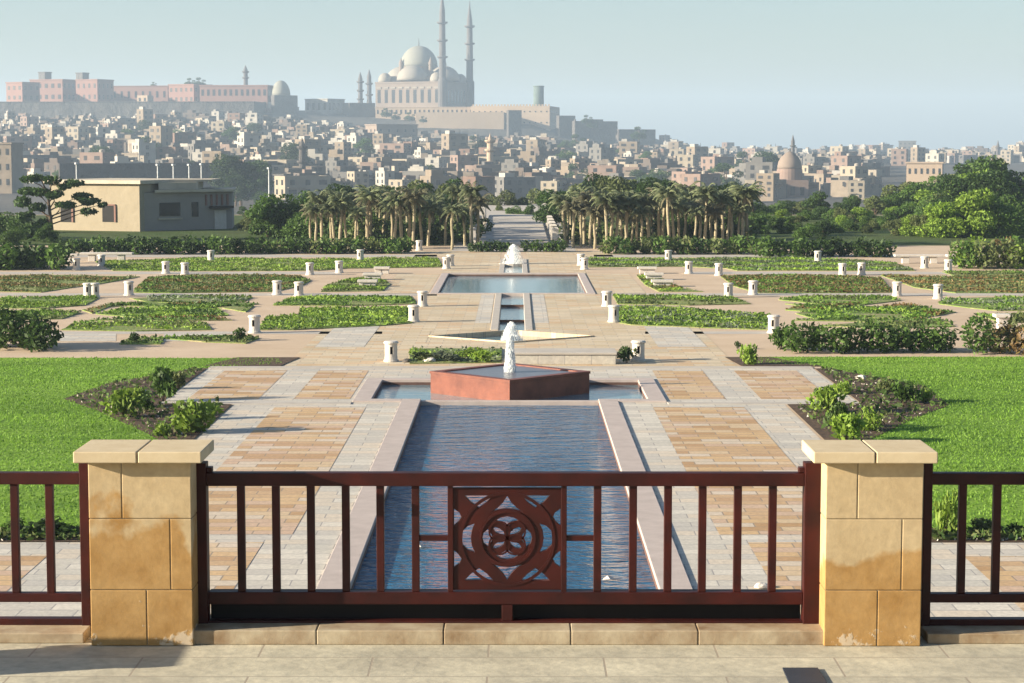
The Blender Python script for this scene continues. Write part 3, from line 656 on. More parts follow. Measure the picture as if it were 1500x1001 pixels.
def shrub_mesh(name, r, h, n, size, mat, k=6):
    b = []
    for i in range(k):
        a = random.uniform(0, 6.28); q = r * random.uniform(0, 0.7); rr = r * random.uniform(0.35, 0.6)
        b.append((q * math.cos(a), q * math.sin(a), h * random.uniform(0.25, 0.75), rr, rr, h * random.uniform(0.22, 0.34)))
    return crown_mesh(name, b, n, size, mat)
SH = {nm: [shrub_mesh('foliage', 1, 1, nn, 0.13, mt) for _ in range(3)] for nm, mt, nn in (('y', M_leafy, 420), ('m', M_leaf, 480), ('d', M_leafd, 480), ('o', M_leafo, 420), ('r', M_leafr, 420), ('g', M_leafg, 380))}
stem_me = {}
def stems():
    m = MB()
    for i in range(5):
        a = random.uniform(0, 6.28); m.tube([(0.05 * math.cos(a), 0.05 * math.sin(a), 0), (0.35 * math.cos(a), 0.35 * math.sin(a), 0.6)], [0.03, 0.012], 5)
    return m.mesh('stem', M_bark)
STEM = stems()
CNAME = {'y': 'yellow-green', 'm': 'mid-green', 'd': 'dark green', 'o': 'olive-green', 'r': 'rust-tinged', 'g': 'grey-green'}
def shrub(px_, py_, wpx, hpx, kind, label=None, group=None, Y=None):
    p = G(px_, py_); sc = p.y / F
    r = wpx * sc / 2; h = hpx * sc
    o = empty('shrub', (p.x, p.y, 0), random.uniform(0, 6.28), label, 'shrub', group)
    o.scale = (r, r, h)
    mobj('foliage', random.choice(SH[kind]), o); mobj('stem', STEM, o)
    return o
for a in [(183, 612, 72, 48, 'y', 'yellow-green leafy shrub on the soil bed at the left lawn edge, before a white stone'), (215, 605, 28, 26, 'm', 'small green shrub beside the white stone on the left soil bed'),
          (240, 588, 62, 50, 'm', 'bushy mid-green shrub at the far end of the left soil bed'), (276, 634, 98, 56, 'y', 'broad yellow-green shrub beside the left corner of the paved walk'),
          (235, 640, 40, 22, 'y', 'low yellow-green plant left of the broad shrub by the paved walk'), (318, 592, 8, 14, 'd', 'tiny dark sprig on the left paving edge'),
          (1212, 606, 62, 46, 'y', 'upright yellow-green shrub at the right corner of the paved walk'), (1245, 650, 84, 50, 'y', 'broad yellow-green shrub low on the right soil bed beside the walk'),
          (1195, 582, 22, 14, 'm', 'small green tuft beside the right paved court'), (1325, 592, 62, 34, 'm', 'bushy green shrub where the right soil bed meets the lawn'),
          (1355, 590, 26, 24, 'y', 'small yellow-green shrub at the lawn side of the right soil bed'), (1100, 535, 40, 36, 'y', 'bright yellow-green shrub at the far left corner of the right lawn'),
          (1080, 512, 10, 12, 'd', 'tiny dark tuft on the plaza left of the bright shrub'),
          (1143, 512, 38, 30, 'm', 'green shrub between the lamp and the long right hedge'), (706, 531, 44, 20, 'y', 'low yellow-green plant left of the white jet'),
          (918, 532, 30, 24, 'd', 'dark green shrub beside the lamp right of the stone block'), (660, 530, 60, 16, 'g', 'grey-green ground plant behind the red fountain'),
          (620, 529, 50, 14, 'o', 'low olive plant beside the lamp left of the red fountain'), (800, 529, 26, 12, 'g', 'grey-green tuft in front of the stone block'),
          (350, 500, 26, 20, 'm', 'green shrub with dark top by the lamp on the left beds'), (195, 501, 22, 16, 'd', 'dark green tuft on the sandy strip left of the path'),
          (80, 785, 100, 28, 'd', 'dark green ground plant behind the left balustrade bars'), (20, 782, 40, 22, 'm', 'mid-green ground plant at the left end of the kerb stone'),
          (1385, 785, 60, 66, 'y', 'tall yellow-green plant behind the right balustrade post'), (1440, 782, 60, 24, 'o', 'low olive plant behind the right balustrade bars'),
          (1490, 784, 40, 20, 'd', 'low dark green plant at the right picture edge behind the bars')]:
    shrub(*a)
for a in [(205, 598, 46, 34, 'y', 'yellow-green shrub just behind the white stone at the left lawn edge'), (262, 570, 36, 26, 'o', 'olive sprig at the far tip of the left soil bed'), (300, 615, 40, 26, 'm', 'green shrub touching the left corner edging of the walk'),
          (1232, 578, 40, 20, 'y', 'yellow-green tuft at the top of the right soil bed'), (1278, 632, 50, 34, 'y', 'leafy yellow shrub at the lawn side of the near right soil bed'), (1300, 575, 40, 20, 'o', 'olive ground plant on the right soil bed'),
          (1228, 628, 44, 38, 'm', 'green shrub between the upright shrub and the broad shrub'), (690, 524, 50, 14, 'y', 'low lime-green clump in the stony bed')]: shrub(*a)
# rocks on the soil
for (x_, y_, s_, lb) in ((205, 580, 22, 'flat white stone on the left soil bed beside a shrub'), (1262, 556, 14, 'small pale stone on the right soil bed'), (1115, 862, 18, 'small white pointed stone on the walk behind the balustrade'),
                         (630, 531, 16, 'pale boulder beside the lamp left of the fountain'), (596, 531, 12, 'small brown boulder at the foot of the left lamp')):
    p = G(x_, y_); s = s_ * p.y / F; m = MB()
    prof = [(s * 0.5, 0), (s * 0.55, s * 0.2), (s * 0.32, s * 0.36), (s * 0.05, s * 0.4)]
    m.lathe(prof, n=9); m.v = [(x * random.uniform(0.8, 1.2) * 1.1, y * random.uniform(0.8, 1.2), z * random.uniform(0.9, 1.1)) for x, y, z in m.v]
    tag(m.build('stone', M_lamp if 'brown' not in lb else M_rock, loc=(p.x, p.y, 0.015)), lb, 'stone')

# hedges: leafy boxes
def hedge(px0, px1, pyb, hpx, kinds, label, dep=1.2, size=0.11, dens=240, group=None, lump=0.18):
    a, b = G(px0, pyb), G(px1, pyb); sc = a.y / F; h = hpx * sc; L = b.x - a.x; c = (a.x + b.x) / 2
    t = empty('hedge', (c, a.y + dep / 2, 0), 0, label, 'hedge', group)
    bl = [[] for _ in kinds]; nb = max(2, int(L / (h * 0.55)))
    for i in range(nb):
        for j in range(max(1, int(dep / (h * 0.6)))):
            x = -L / 2 + L * (i + random.uniform(0.2, 0.8)) / nb; y = -dep / 2 + random.uniform(0.15, 0.85) * dep; hh = h * random.uniform(1 - lump * 1.6, 1 + lump)
            bl[random.randrange(len(kinds))].append((x, y, hh * 0.5, h * 0.45, h * 0.45, hh * 0.5))
    area = L * (h * 1.0 + dep)
    for q, mt in zip(bl, kinds):
        if q: mobj('foliage', crown_mesh('foliage', q, int(area * dens * len(q) / sum(map(len, bl))), size, mt), t)
    return t
hedge(-60, 74, 517, 58, (M_leafd, M_leaf), 'tall dark green hedge at the left picture edge behind the left lawn', 2.4, 0.09, 260)
hedge(1150, 1408, 520, 42, (M_leafd, M_leaf, M_leaf, M_leaf), 'long dark green hedge behind the right lawn', 1.6, 0.08, 300)
hedge(1424, 1560, 522, 54, (M_leafd, M_leaf, M_leaf, M_leafo, M_leaf, M_leafr), 'rust-tinged hedge at the right picture edge behind the right lawn', 1.8, 0.08, 280)
hedge(-70, 80, 398, 36, (M_leafd, M_leafd, M_leaf), 'dark hedge left of the stone benches at the left edge', 4, 0.13, 120)
hedge(84, 352, 374, 24, (M_leafd, M_leaf), 'clipped dark hedge in front of the flat-roofed pavilion', 2.5, 0.13, 110)
hedge(352, 600, 373, 22, (M_leafd, M_leaf, M_leafo), 'dark hedge in front of the left palm grove', 2.5, 0.13, 110)
hedge(686, 748, 370, 16, (M_leafd, M_leaf), 'low hedge left of the far fountain before the cascade steps', 1.5, 0.1, 150)
hedge(766, 828, 370, 17, (M_leaf, M_leafd), 'low hedge right of the far fountain before the cascade steps', 1.5, 0.1, 150)
hedge(470, 690, 359, 34, (M_leafd, M_leafo), 'dark undergrowth behind the trunks of the left palm grove', 3, 0.14, 70)
hedge(826, 1105, 359, 34, (M_leafd, M_leafo), 'dark undergrowth behind the trunks of the right palm grove', 3, 0.14, 70)
hedge(884, 1110, 374, 24, (M_leafd, M_leaf, M_leafo), 'dark hedge in front of the right palm grove', 2.5, 0.13, 110)
hedge(1112, 1310, 378, 26, (M_leaf, M_leafd, M_leafd), 'green hedge behind the far right flower beds', 2.5, 0.13, 110)
hedge(1410, 1570, 396, 44, (M_leaf, M_leafy, M_leaf, M_leafo, M_leaf, M_leafr), 'bright green and rust hedge at the far right end of the gardens', 4, 0.12, 140)

# ================================================================== FLOWER BEDS (seen as flat ribbons)
def bed(pp, kinds, label, h=0.055, size=0.05, dens=24, group='planted beds of the sunken garden'):
    P = ccw(edgepoly(pp)); c = np.array(P).mean(0); loc = Vector((c[0], c[1], 0)); L = [(x - c[0], y - c[1]) for x, y in P]
    t = empty('flower_bed', loc, 0, label, 'flower bed', group)
    MB().prism(L, 0.0, 0.03).build('soil', M_bedgreen, t)
    A_ = np.array(L); lo, hi = A_.min(0), A_.max(0); area = (hi[0] - lo[0]) * (hi[1] - lo[1])
    n = int(min(26000, area * dens * 4)); pts = RNG.uniform(lo, hi, size=(n, 2)); pts = pts[inpoly(pts, L)]
    ph = RNG.uniform(0, 6.28, 4)
    f = 0.5 * np.sin(pts[:, 0] * 0.8 + ph[0]) + 1.3 * np.sin(pts[:, 1] * 1.5 + ph[1] + 0.8 * np.sin(pts[:, 0] * 0.45)) + 0.6 * np.sin(pts[:, 0] * 2.7 + pts[:, 1] * 0.9 + ph[2]) + RNG.normal(0, 0.35, len(pts))
    kinds = tuple(kinds) + (None,) if len(kinds) < 5 and 'brown' not in label else kinds; k = len(kinds); q = np.clip(((f + 2.0) / 4.0 * k).astype(int), 0, k - 1)
    hh = h * (0.75 + 0.3 * np.sin(pts[:, 0] * 1.9 + ph[3]) + 0.25 * np.sin(pts[:, 1] * 1.3))
    z = 0.03 + np.maximum(0.02, hh) * RNG.uniform(0.1, 1.0, len(pts)) ** 0.6
    C_ = np.concatenate([pts, z[:, None]], 1)
    for i in range(k):
        sel = C_[q == i]
        if len(sel) > 3 and kinds[i] is not None: mobj('planting', nmesh('planting', leaf_quads(sel, size * 1.4), 4, kinds[i]), t)['kind'] = 'stuff'
    return t
g_, y_, o_, d_, r_, b_ = M_bleaf, M_leafy, M_leafo, M_leaf, M_leafr, M_leafg
BEDS = [
 # far row
 ([(140, 384), (300, 379), (520, 380), (640, 378), (648, 392), (505, 394), (465, 397), (270, 398), (165, 397)], (g_, y_, o_, y_), 'long green bed in the farthest row left of the pools'),
 ([(0, 378), (80, 378), (60, 392), (0, 396)], (g_, o_), 'green bed at the far left end of the farthest row'),
 ([(858, 379), (970, 380), (1190, 378), (1310, 386), (1340, 397), (1080, 397), (1062, 394), (1000, 391), (862, 392)], (y_, g_, b_, o_), 'long green bed in the farthest row right of the pools'),
 ([(1380, 399), (1500, 399), (1560, 412), (1395, 404)], (g_, o_), 'narrow green bed below the right end hedge'),
 # second row
 ([(0, 405), (90, 404), (205, 406), (150, 416), (105, 422), (60, 429), (0, 428)], (o_, r_, o_, None), 'brown and olive bed at the left end of the second row'),
 ([(218, 407), (300, 404), (390, 404), (440, 405), (455, 412), (440, 420), (400, 428), (250, 430), (195, 429), (205, 418)], (o_, r_, d_, o_, g_), 'dark brown and olive bed in the second row left of the pools'),
 ([(470, 428), (480, 418), (520, 408), (545, 404), (572, 417), (560, 427)], (y_, g_, o_), 'yellow-green bed beside the three left stone slabs'),
 ([(933, 405), (950, 403), (1000, 424), (1030, 428), (965, 428), (945, 418)], (o_, r_, y_), 'olive and rust bed beside the three right stone slabs'),
 ([(1056, 406), (1130, 404), (1235, 405), (1290, 408), (1300, 420), (1308, 429), (1240, 430), (1110, 430), (1075, 420)], (o_, r_, d_, r_, g_), 'rust and olive bed in the second row right of the pools'),
 ([(1290, 404), (1390, 406), (1500, 404), (1560, 410), (1560, 430), (1400, 430), (1340, 422)], (o_, r_, None, o_), 'brown and olive bed at the right end of the second row'),
 # third row
 ([(0, 438), (100, 435), (145, 437), (125, 448), (60, 453), (0, 452)], (y_, g_), 'bright green bed at the left end of the third row'),
 ([(190, 438), (280, 434), (370, 436), (360, 441), (280, 446), (215, 443)], (o_, g_, b_), 'thin green ribbon bed at the top of the left diamond'),
 ([(140, 461), (180, 453), (240, 452), (320, 455), (335, 463), (270, 466), (200, 466)], (d_, g_, y_, g_), 'green ribbon bed across the middle of the left diamond'),
 ([(120, 455), (135, 460), (160, 450), (215, 447), (170, 446)], (d_, r_), 'dark narrow ribbon bed on the upper left of the left diamond'),
 ([(240, 447), (330, 446), (372, 449), (360, 458), (325, 452), (260, 451)], (r_, d_), 'dark narrow ribbon bed on the upper right of the left diamond'),
 ([(90, 484), (115, 474), (200, 472), (300, 474), (310, 484), (200, 486)], (g_, o_, y_), 'green ribbon bed at the foot of the left diamond'),
 ([(175, 505), (190, 497), (330, 492), (380, 496), (360, 504), (300, 502), (240, 497), (235, 505)], (g_, o_, d_), 'low green bed on the sandy strip behind the left lawn'),
 ([(400, 448), (425, 438), (460, 436), (600, 434), (610, 446), (500, 449)], (y_, g_, d_), 'bright green bed left of the channel in the third row'),
 ([(378, 484), (390, 466), (440, 462), (440, 452), (520, 452), (602, 450), (604, 474), (560, 478), (430, 484)], (y_, g_, y_, d_, y_), 'wide green striped bed left of the channel'),
 ([(898, 434), (960, 434), (1070, 436), (1100, 446), (1010, 448), (905, 446)], (y_, g_, o_), 'bright green bed right of the channel in the third row'),
 ([(902, 450), (1000, 452), (1080, 458), (1130, 464), (1125, 484), (1000, 480), (925, 477), (908, 474)], (g_, y_, b_, y_, d_), 'wide green striped bed right of the channel'),
 ([(1140, 440), (1200, 434), (1300, 436), (1320, 441), (1260, 448), (1190, 445)], (o_, g_), 'thin green ribbon bed at the top of the right diamond'),
 ([(1165, 460), (1200, 454), (1300, 452), (1390, 458), (1350, 468), (1260, 466), (1200, 470)], (g_, y_, d_, g_), 'green ribbon bed across the middle of the right diamond'),
 ([(1150, 455), (1165, 450), (1260, 446), (1240, 452), (1180, 457)], (d_, r_), 'dark narrow ribbon bed on the upper left of the right diamond'),
 ([(1290, 450), (1330, 447), (1400, 458), (1370, 464), (1330, 455)], (r_, d_), 'dark narrow ribbon bed on the upper right of the right diamond'),
 ([(1200, 478), (1260, 474), (1380, 473), (1400, 479), (1300, 482)], (g_, o_), 'green ribbon bed between the right diamond and the long hedge'),
 ([(1375, 446), (1385, 438), (1500, 436), (1560, 438), (1560, 456), (1460, 456), (1420, 452)], (g_, b_, g_), 'green bed at the right end of the third row'),
 ([(0, 458), (70, 456), (118, 459), (90, 468), (0, 470)], (g_, o_), 'small green bed at the left end below the third row'),
 ([(1430, 462), (1500, 459), (1560, 460), (1560, 472), (1470, 474)], (g_, o_), 'green bed at the right end behind the rust-tinged hedge'),
 ([(150, 448), (215, 443), (290, 449), (340, 443), (380, 446), (300, 453), (220, 450)], (g_, d_), 'wavy green ribbon bed near the top of the left diamond'),
 ([(130, 470), (200, 467), (320, 466), (340, 470), (240, 471)], (r_, d_), 'thin brown ribbon bed low in the left diamond'),
 ([(1160, 470), (1250, 468), (1380, 469), (1390, 472), (1270, 472)], (r_, d_), 'thin brown ribbon bed low in the right diamond'),
 ([(1150, 446), (1200, 447), (1290, 450), (1270, 453), (1190, 451)], (g_, d_), 'wavy green ribbon bed near the top of the right diamond'),
 ([(530, 531), (600, 512), (735, 512), (735, 532), (600, 534)][1:], (b_, None, b_, None, y_), 'stony grey-green bed behind the red fountain, left of the jet'),
]
for i, (pp, kinds, lb) in enumerate(BEDS):
    if 'stony' in lb: bed(pp, kinds, lb, 0.05, 0.04, 22)
    else: bed(pp, kinds, lb)
# pale cross paths
def ypath(name, y0, y1, z, mat, segs):
    walk(name, [edgepoly([(a, y1), (b, y1), (b, y0), (a, y0)]) for a, b in segs], z, mat)
ypath('cross_path', 430, 433.5, 0.004, M_pale, [(-100, 640), (880, 1600)])
ypath('cross_path', 373.5, 377, 0.004, M_pale, [(-100, 640), (870, 1600)])
ypath('cross_path', 398.5, 402, 0.004, M_pale, [(-100, 500), (1010, 1600)])
ypath('cross_path', 486, 489.5, 0.004, M_pale, [(60, 560), (945, 1160)])
ypath('paved_strip', 489.5, 500, 0.004, M_grey, [(40, 170), (240, 330)])

# ================================================================== LAMPS, BENCHES
def lamp_proto():
    t = empty('garden_lamp', (0, 0, 0), 0, 'x', 'garden lamp', 'low white stone garden lamps')
    MB().lathe([(0.20, 0.0), (0.20, 0.05), (0.17, 0.06), (0.17, 0.13)], n=18).build('base', M_lamp, t, smooth=False)
    # drum with a real opening at the front and back
    m = MB(); n = 24; r0, r1 = 0.11, 0.165; z0, z1 = 0.131, 0.46
    for i in range(n):
        p, q = 2 * math.pi * i / n, 2 * math.pi * (i + 1) / n; mid = (p + q) / 2
        front = min(abs(mid - 1.5 * math.pi), abs(mid - 0.5 * math.pi)) < 0.35
        spans = [(z0, z0 + 0.07), (z1 - 0.07, z1)] if front else [(z0, z1)]
        for za, zb in spans:
            c = [(r * math.cos(g), r * math.sin(g)) for r, g in ((r0, p), (r1, p), (r1, q), (r0, q))]
            m.add([(x, y, za) for x, y in c] + [(x, y, zb) for x, y in c], [(0, 3, 2, 1), (4, 5, 6, 7), (0, 1, 5, 4), (1, 2, 6, 5), (2, 3, 7, 6), (3, 0, 4, 7)])
    m.build('drum', M_lamp, t)
    MB().lathe([(0.07, 0.131), (0.07, 0.40), (0.04, 0.44)], n=10).build('lamp_core', M_dark, t)
    MB().lathe([(0.19, 0.461), (0.20, 0.475), (0.20, 0.50), (0.16, 0.53)], n=18).build('lid', M_lamp, t)
    return t
LP = lamp_proto()
LAMPS = [
 (112, 396, 'leftmost white stone lamp, beside the left benches'), (149, 390, 'white stone lamp in front of the long left bench'), (243, 401, 'left lamp of a close pair above the dark brown bed'),
 (271, 403, 'right lamp of a close pair above the dark brown bed'), (309, 383, 'white lamp alone against the hedge before the pavilion'), (454, 403, 'white lamp at the upper right corner of the dark brown bed'),
 (497, 400, 'white lamp at the bend of the path near the three left slabs'), (528, 382, 'white lamp alone at the back edge of the farthest left bed'), (129, 436, 'lamp at the left end of the pale cross path, one of two touching'),
 (139, 436, 'half hidden lamp touching its twin at the left end of the cross path'), (189, 433, 'white lamp at the lower left corner of the dark brown bed'), (406, 432, 'white lamp left of the pair on the cross path before the striped bed'),
 (438, 434, 'white lamp at the top corner of the striped bed left of the channel'), (373, 488, 'large white lamp at the near left corner of the striped bed'), (654, 394, 'white lamp at the left corner of the far pool court'),
 (614, 367, 'white lamp under the palms left of the cascade steps'), (660, 390, 'half hidden lamp behind another at the left corner of the far court'), (619, 449, 'upper white lamp on the left side of the channel walk'), (606, 472, 'lower white lamp on the left side of the channel walk'),
 (573, 530, 'largest white lamp left of the red fountain, beside boulders'), (851, 389, 'half hidden lamp behind another at the right corner of the far court'), (856, 395, 'white lamp at the right corner of the far pool court'),
 (889, 449, 'upper white lamp on the right side of the channel walk'), (899, 472, 'lower white lamp on the right side of the channel walk'), (935, 529, 'largest white lamp right of the red fountain, behind a dark shrub'),
 (979, 383, 'white lamp at the back edge of the farthest right bed near the palms'), (1009, 401, 'white lamp right of the three right stone slabs'), (1053, 404, 'white lamp at the upper left corner of the rust bed'),
 (1067, 436, 'low white lamp on the cross path right of the channel walk, near the striped bed'), (1103, 432, 'white lamp at the lower left corner of the rust bed'), (1133, 488, 'large white lamp at the left end of the long right hedge'),
 (1198, 384, 'white lamp alone before the far right hedge'), (1234, 404, 'left lamp of the close pair above the rust bed'), (1262, 403, 'right lamp of the close pair above the rust bed'),
 (1314, 434, 'white lamp at the lower right corner of the rust bed'), (1374, 438, 'white lamp at the right end of the cross path'), (1354, 393, 'white lamp under the long right bench'), (1389, 398, 'white lamp just before the short right bench')]
for i, (x_, y_2, lb) in enumerate(LAMPS):
    o = LP if i == 0 else copy_tree(LP); p = G(x_, y_2); o.location = (p.x, p.y, 0.0); o.scale = (1.0, 1.0, 1.05); o['label'] = lb
    o.rotation_euler = (0, 0, math.atan2(-(p.x), p.y) + random.uniform(-0.5, 0.5))
def bench(px0, px1, pyt, pyb, label, sup=(0.22, 0.78), group=None, rz=0):
    a, b = G(px0, pyb), G(px1, pyb); L = b.x - a.x; sc = a.y / F; h = (pyb - pyt) * sc
    t = empty('stone_bench', ((a.x + b.x) / 2, a.y, 0), rz, label, 'bench', group)
    MB().box(-L / 2, -0.22, h - 0.10, L / 2, 0.26, h).build('seat', M_lamp, t, bevel=0.01)
    for s in sup: x = -L / 2 + L * s; MB().box(x - 0.17, -0.15, 0, x + 0.17, 0.19, h - 0.101).build('support', M_lamp, t, bevel=0.01)
bench(118, 195, 370, 383, 'long pale stone bench before the pavilion hedge')
bench(85, 115, 372, 386, 'short pale stone bench left of the long bench', (0.5,))
bench(1310, 1383, 373, 386, 'long pale stone bench at the far right of the gardens')
bench(1386, 1415, 373, 388, 'short pale stone bench at the right end of the long bench', (0.5,))
bench(1456, 1482, 460, 482, 'pale stone bench end behind the rust-tinged right hedge', (0.5,))
for x0, x1, y, lb in ((548, 571, 399, 'farthest of the three pale slabs left of the far pool'), (532, 560, 408, 'middle of the three pale slabs left of the far pool'), (524, 553, 418, 'nearest of the three pale slabs left of the far pool'),
                      (934, 962, 399, 'farthest of the three pale slabs right of the far pool'), (944, 972, 408, 'middle of the three pale slabs right of the far pool'), (954, 986, 418, 'nearest of the three pale slabs right of the far pool')):
    bench(x0, x1, y - 8, y + 2, lb, (0.3, 0.7), 'low stone slab seats by the far pool')
# far cascade: steps, side piers, bowl
t = empty('cascade', (0, 116, 0), 0, 'far grey stepped cascade between the palm groves', 'cascade')
for i in range(9): MB().box(-2.0, i * 5.0, -0.5, 2.0, i * 5.0 + 4.9, 0.22 + i * 0.02).build('step', M_pale, t, bevel=0.02)
MB().lathe([(0.25, -0.8), (0.2, 0.1), (1.2, 0.22), (1.3, 0.28), (1.2, 0.29), (0.3, 0.2), (0.0, 0.2)], n=24).build('bowl', M_lamp, t, loc=(0, 47, 0))
for s_, base, nm in ((-1, -2.35, 'left'), (1, 2.35, 'right')):
    wo = empty('cascade_balustrade', (base, 116, 0), 0, 'white stone balustrade of piers along the %s side of the cascade' % nm, 'balustrade')
    for i in range(9):
        y = i * 5.0 + 1; h = 1.0 + (0.3 if i > 4 else 0)
        m = MB(); m.box(-0.17, y - 0.17, 0, 0.17, y + 0.17, h); m.box(-0.22, y - 0.22, h + 0.002, 0.22, y + 0.22, h + 0.12, 0.6); m.build('pier', M_lamp, wo)
    MB().box(-0.08, 0.5, 0.45, 0.08, 42, 0.55).build('rail', M_lamp, wo)

# ================================================================== PAVILION (left)
YB = 138.0
def bx(px): return D(px, 320, YB).x
def bz(py): return D(750, py, YB).z
t = empty('pavilion', (bx(205), YB, -0.7), 0, 'flat-roofed cream pavilion behind the dark hedge on the left', 'building')
ox = bx(205); oz = -0.7
PA = R(20); PL = (0 - (bx(62) - ox)) / math.cos(PA)
def pp(i, o_=0.0): return (-i * math.cos(PA) - o_ * math.sin(PA), i * math.sin(PA) - o_ * math.cos(PA))
MB().prism(ccw([pp(0), pp(PL), pp(PL, -8), pp(0, -8)]), 0, bz(270) - oz).build('wall', M_bcream, t, bevel=0.02)
MB().prism(ccw([pp(-0.25, 0.3), pp(PL + 0.4, 0.3), pp(PL + 0.4, -8.4), pp(-0.25, -8.4)]), bz(270) - oz + 0.003, bz(264.5) - oz).build('roof', M_broof, t, bevel=0.02)
MB().prism([(1.0, 3.0), (4.1, 4.6), (4.1, 9.5), (1.0, 9.5)], bz(268) - oz, bz(264.8) - oz).build('rear_roof', M_broof, t)
# receding grey wing: skewed plan, in shade
W1, W2 = D(340, 320, YB + 5.0).x - ox, D(343, 320, YB + 10).x - ox
pl_ = [(0.003, 0.4), (W1, 5.0), (W2, 10), (2.9, 8.6)]
MB().prism(pl_, 0, bz(283) - oz).build('wing_wall', M_bgrey, t)
pr_ = [(0.9, 0.75), (W1 + 0.2, 4.7), (W2 + 0.2, 10.2), (2.9, 8.8)]
MB().prism(pr_, bz(283) - oz + 0.003, bz(279) - oz).build('wing_roof', M_broof, t)
MB().prism([(1.0, 1.6), (3.3, 3.4), (3.3, 6.5), (1.0, 6.5)], bz(279) - oz + 0.003, bz(268.3) - oz).build('roof_room', M_broof, t)
for a_, b_2, y0, y1 in ((79, 97, 303, 327), (146, 165, 302, 326)):
    i0, i1 = (0 - (bx(b_2) - ox)) / math.cos(PA), (0 - (bx(a_) - ox)) / math.cos(PA)
    def pbx(nm, a, b, za, zb, mt, o_, par): return MB().prism(ccw([pp(a, o_), pp(b, o_), pp(b, -0.05), pp(a, -0.05)]), za, zb).build(nm, mt, par)
    wn = pbx('window', i0, i1, bz(y1) - oz, bz(y0) - oz, M_dark, 0.03, t)
    pbx('frame', i0 - 0.09, i1 + 0.09, bz(y0) - oz + 0.002, bz(y0) - oz + 0.1, M_citpink, 0.09, wn)
    pbx('shutter', i0 - 0.13, i0 - 0.002, bz(y1) - oz, bz(y0) - oz, M_citpink, 0.08, wn)
def wingpt(u): return Vector((0.003 + (W1 - 0.003) * u, 0.4 + 4.6 * u, 0))
def wingbox(nm, u0, u1, z0, z1, mat, out=0.06):
    a_, b_2 = wingpt(u0), wingpt(u1); n_ = Vector((b_2.y - a_.y, -(b_2.x - a_.x), 0)).normalized()
    q = [a_ + n_ * out, b_2 + n_ * out, b_2 - n_ * 0.02, a_ - n_ * 0.02]
    return MB().prism(ccw([(p.x, p.y) for p in q]), z0, z1).build(nm, mat, t)
wingbox('window', 0.2, 0.42, 1.7, 2.6, M_glass); wingbox('ledge', 0.18, 0.44, 1.45, 1.55, M_broof, 0.12)
wingbox('window', 0.55, 0.62, 1.6, 2.6, M_glass); wingbox('door', 0.80, 0.93, 0.0, 2.0, M_lamp); wingbox('canopy', 0.74, 0.98, 2.15, 2.3, M_dark, 0.5)
for k in range(5): wingbox('mullion', 0.70 + k * 0.06, 0.715 + k * 0.06, 2.35, 3.1, M_citpink, 0.1)
for i, (x_, yt, lb) in enumerate(((112, 241, 'leftmost white flagpole, behind the spreading tree'), (231, 243, 'left one of three thin white masts on the pavilion skyline'), (254, 243, 'middle one of three thin white masts on the pavilion skyline'),
                     (277, 243, 'right one of three thin white masts on the pavilion skyline'), (295, 242, 'tall white flagpole right of the masts, before the blue slope'), (394, 248, 'white lamp post right of the pavilion, against the city'))):
    Y = 160; p = D(x_, yt, Y); o = empty('mast', (p.x, Y, terr(p.x, Y)), 0, lb, 'mast', 'white masts near the pavilion'); h = p.z - terr(p.x, Y)
    MB().lathe([(0.09, 0), (0.06, h * 0.9), (0.05, h)], n=8).build('pole', M_metalp, o); MB().lathe([(0.16, h), (0.16, h + 0.14)], n=8).build('finial', M_metalp, o)

# ================================================================== TREES
def tree_proto(h, r, kblob, nleaf, size, mat, z0=0.3, squash=0.75, rb=0.42, lean=0):
    t = empty('tree', (0, 0, 0), 0, 'x', 'tree')
    bl = rand_blobs(h, r, kblob, z0, squash, rb)
    m = MB(); top = (lean * 0.6, 0, h * 0.75); m.tube([(0, 0, -0.3), (lean * 0.2 + 0.05, 0.05, h * 0.3), top], [h * 0.030 + 0.04, h * 0.022 + 0.02, 0.03], 7)
    for b in bl[:9]: m.tube([(lean * 0.25, 0.03, h * random.uniform(0.25, 0.45)), (b[0] * 0.6, b[1] * 0.6, b[2] * 0.85), b[:3]], [h * 0.012 + 0.02, 0.03, 0.012], 5)
    m.build('trunk', M_bark, t)
    mobj('crown', crown_mesh('crown', bl, nleaf, size, mat), t)
    return t
PROTOS = {}
for nm, args in (('green bushy', [(5, 2.5, 14, 4200, 0.15, M_leaf, 0.15, 0.7, 0.36), (4.2, 2.6, 14, 4800, 0.15, M_leaf, 0.12)]),
                 ('dark dense', [(5.5, 2.7, 15, 4600, 0.15, M_leafd, 0.15, 0.7, 0.36), (6.5, 2.2, 18, 5200, 0.16, M_leafd, 0.2)]),
                 ('olive loose', [(5, 2.2, 11, 3000, 0.14, M_leafo, 0.3, 0.7, 0.36), (4.5, 2.0, 10, 2600, 0.14, M_leafo, 0.3, 0.7, 0.34)]),
                 ('bright green', [(4.2, 2.2, 13, 4200, 0.15, M_leafy, 0.12)])):
    PROTOS[nm] = [tree_proto(*a) for a in args]
used = set()
def place_tree(kind, px_, ytop, Y, h=None, wscale=1.0):
    pr_ = random.choice(PROTOS[kind]); p = D(px_, ytop, Y); z = terr(p.x, Y) if Y > 118 else 0.0
    H = (p.z - z) * 1.06; H = min(max(H, 1.5), 6.0) if Y < 250 else H
    o = pr_ if pr_.name not in used else copy_tree(pr_); used.add(pr_.name)
    base = {'green bushy': 4.6, 'dark dense': 6.0, 'olive loose': 4.7, 'bright green': 4.2}[kind]
    s = H / base; o.location = (p.x, Y, z); o.scale = (s * wscale * random.uniform(0.9, 1.1), s * wscale, s); o.rotation_euler = (0, 0, random.uniform(0, 6.28)); o['knd'] = kind
    return o
TR = {}
def addt(zone, *a, **k): TR.setdefault((zone, a[0]), []).append(place_tree(*a, **k))
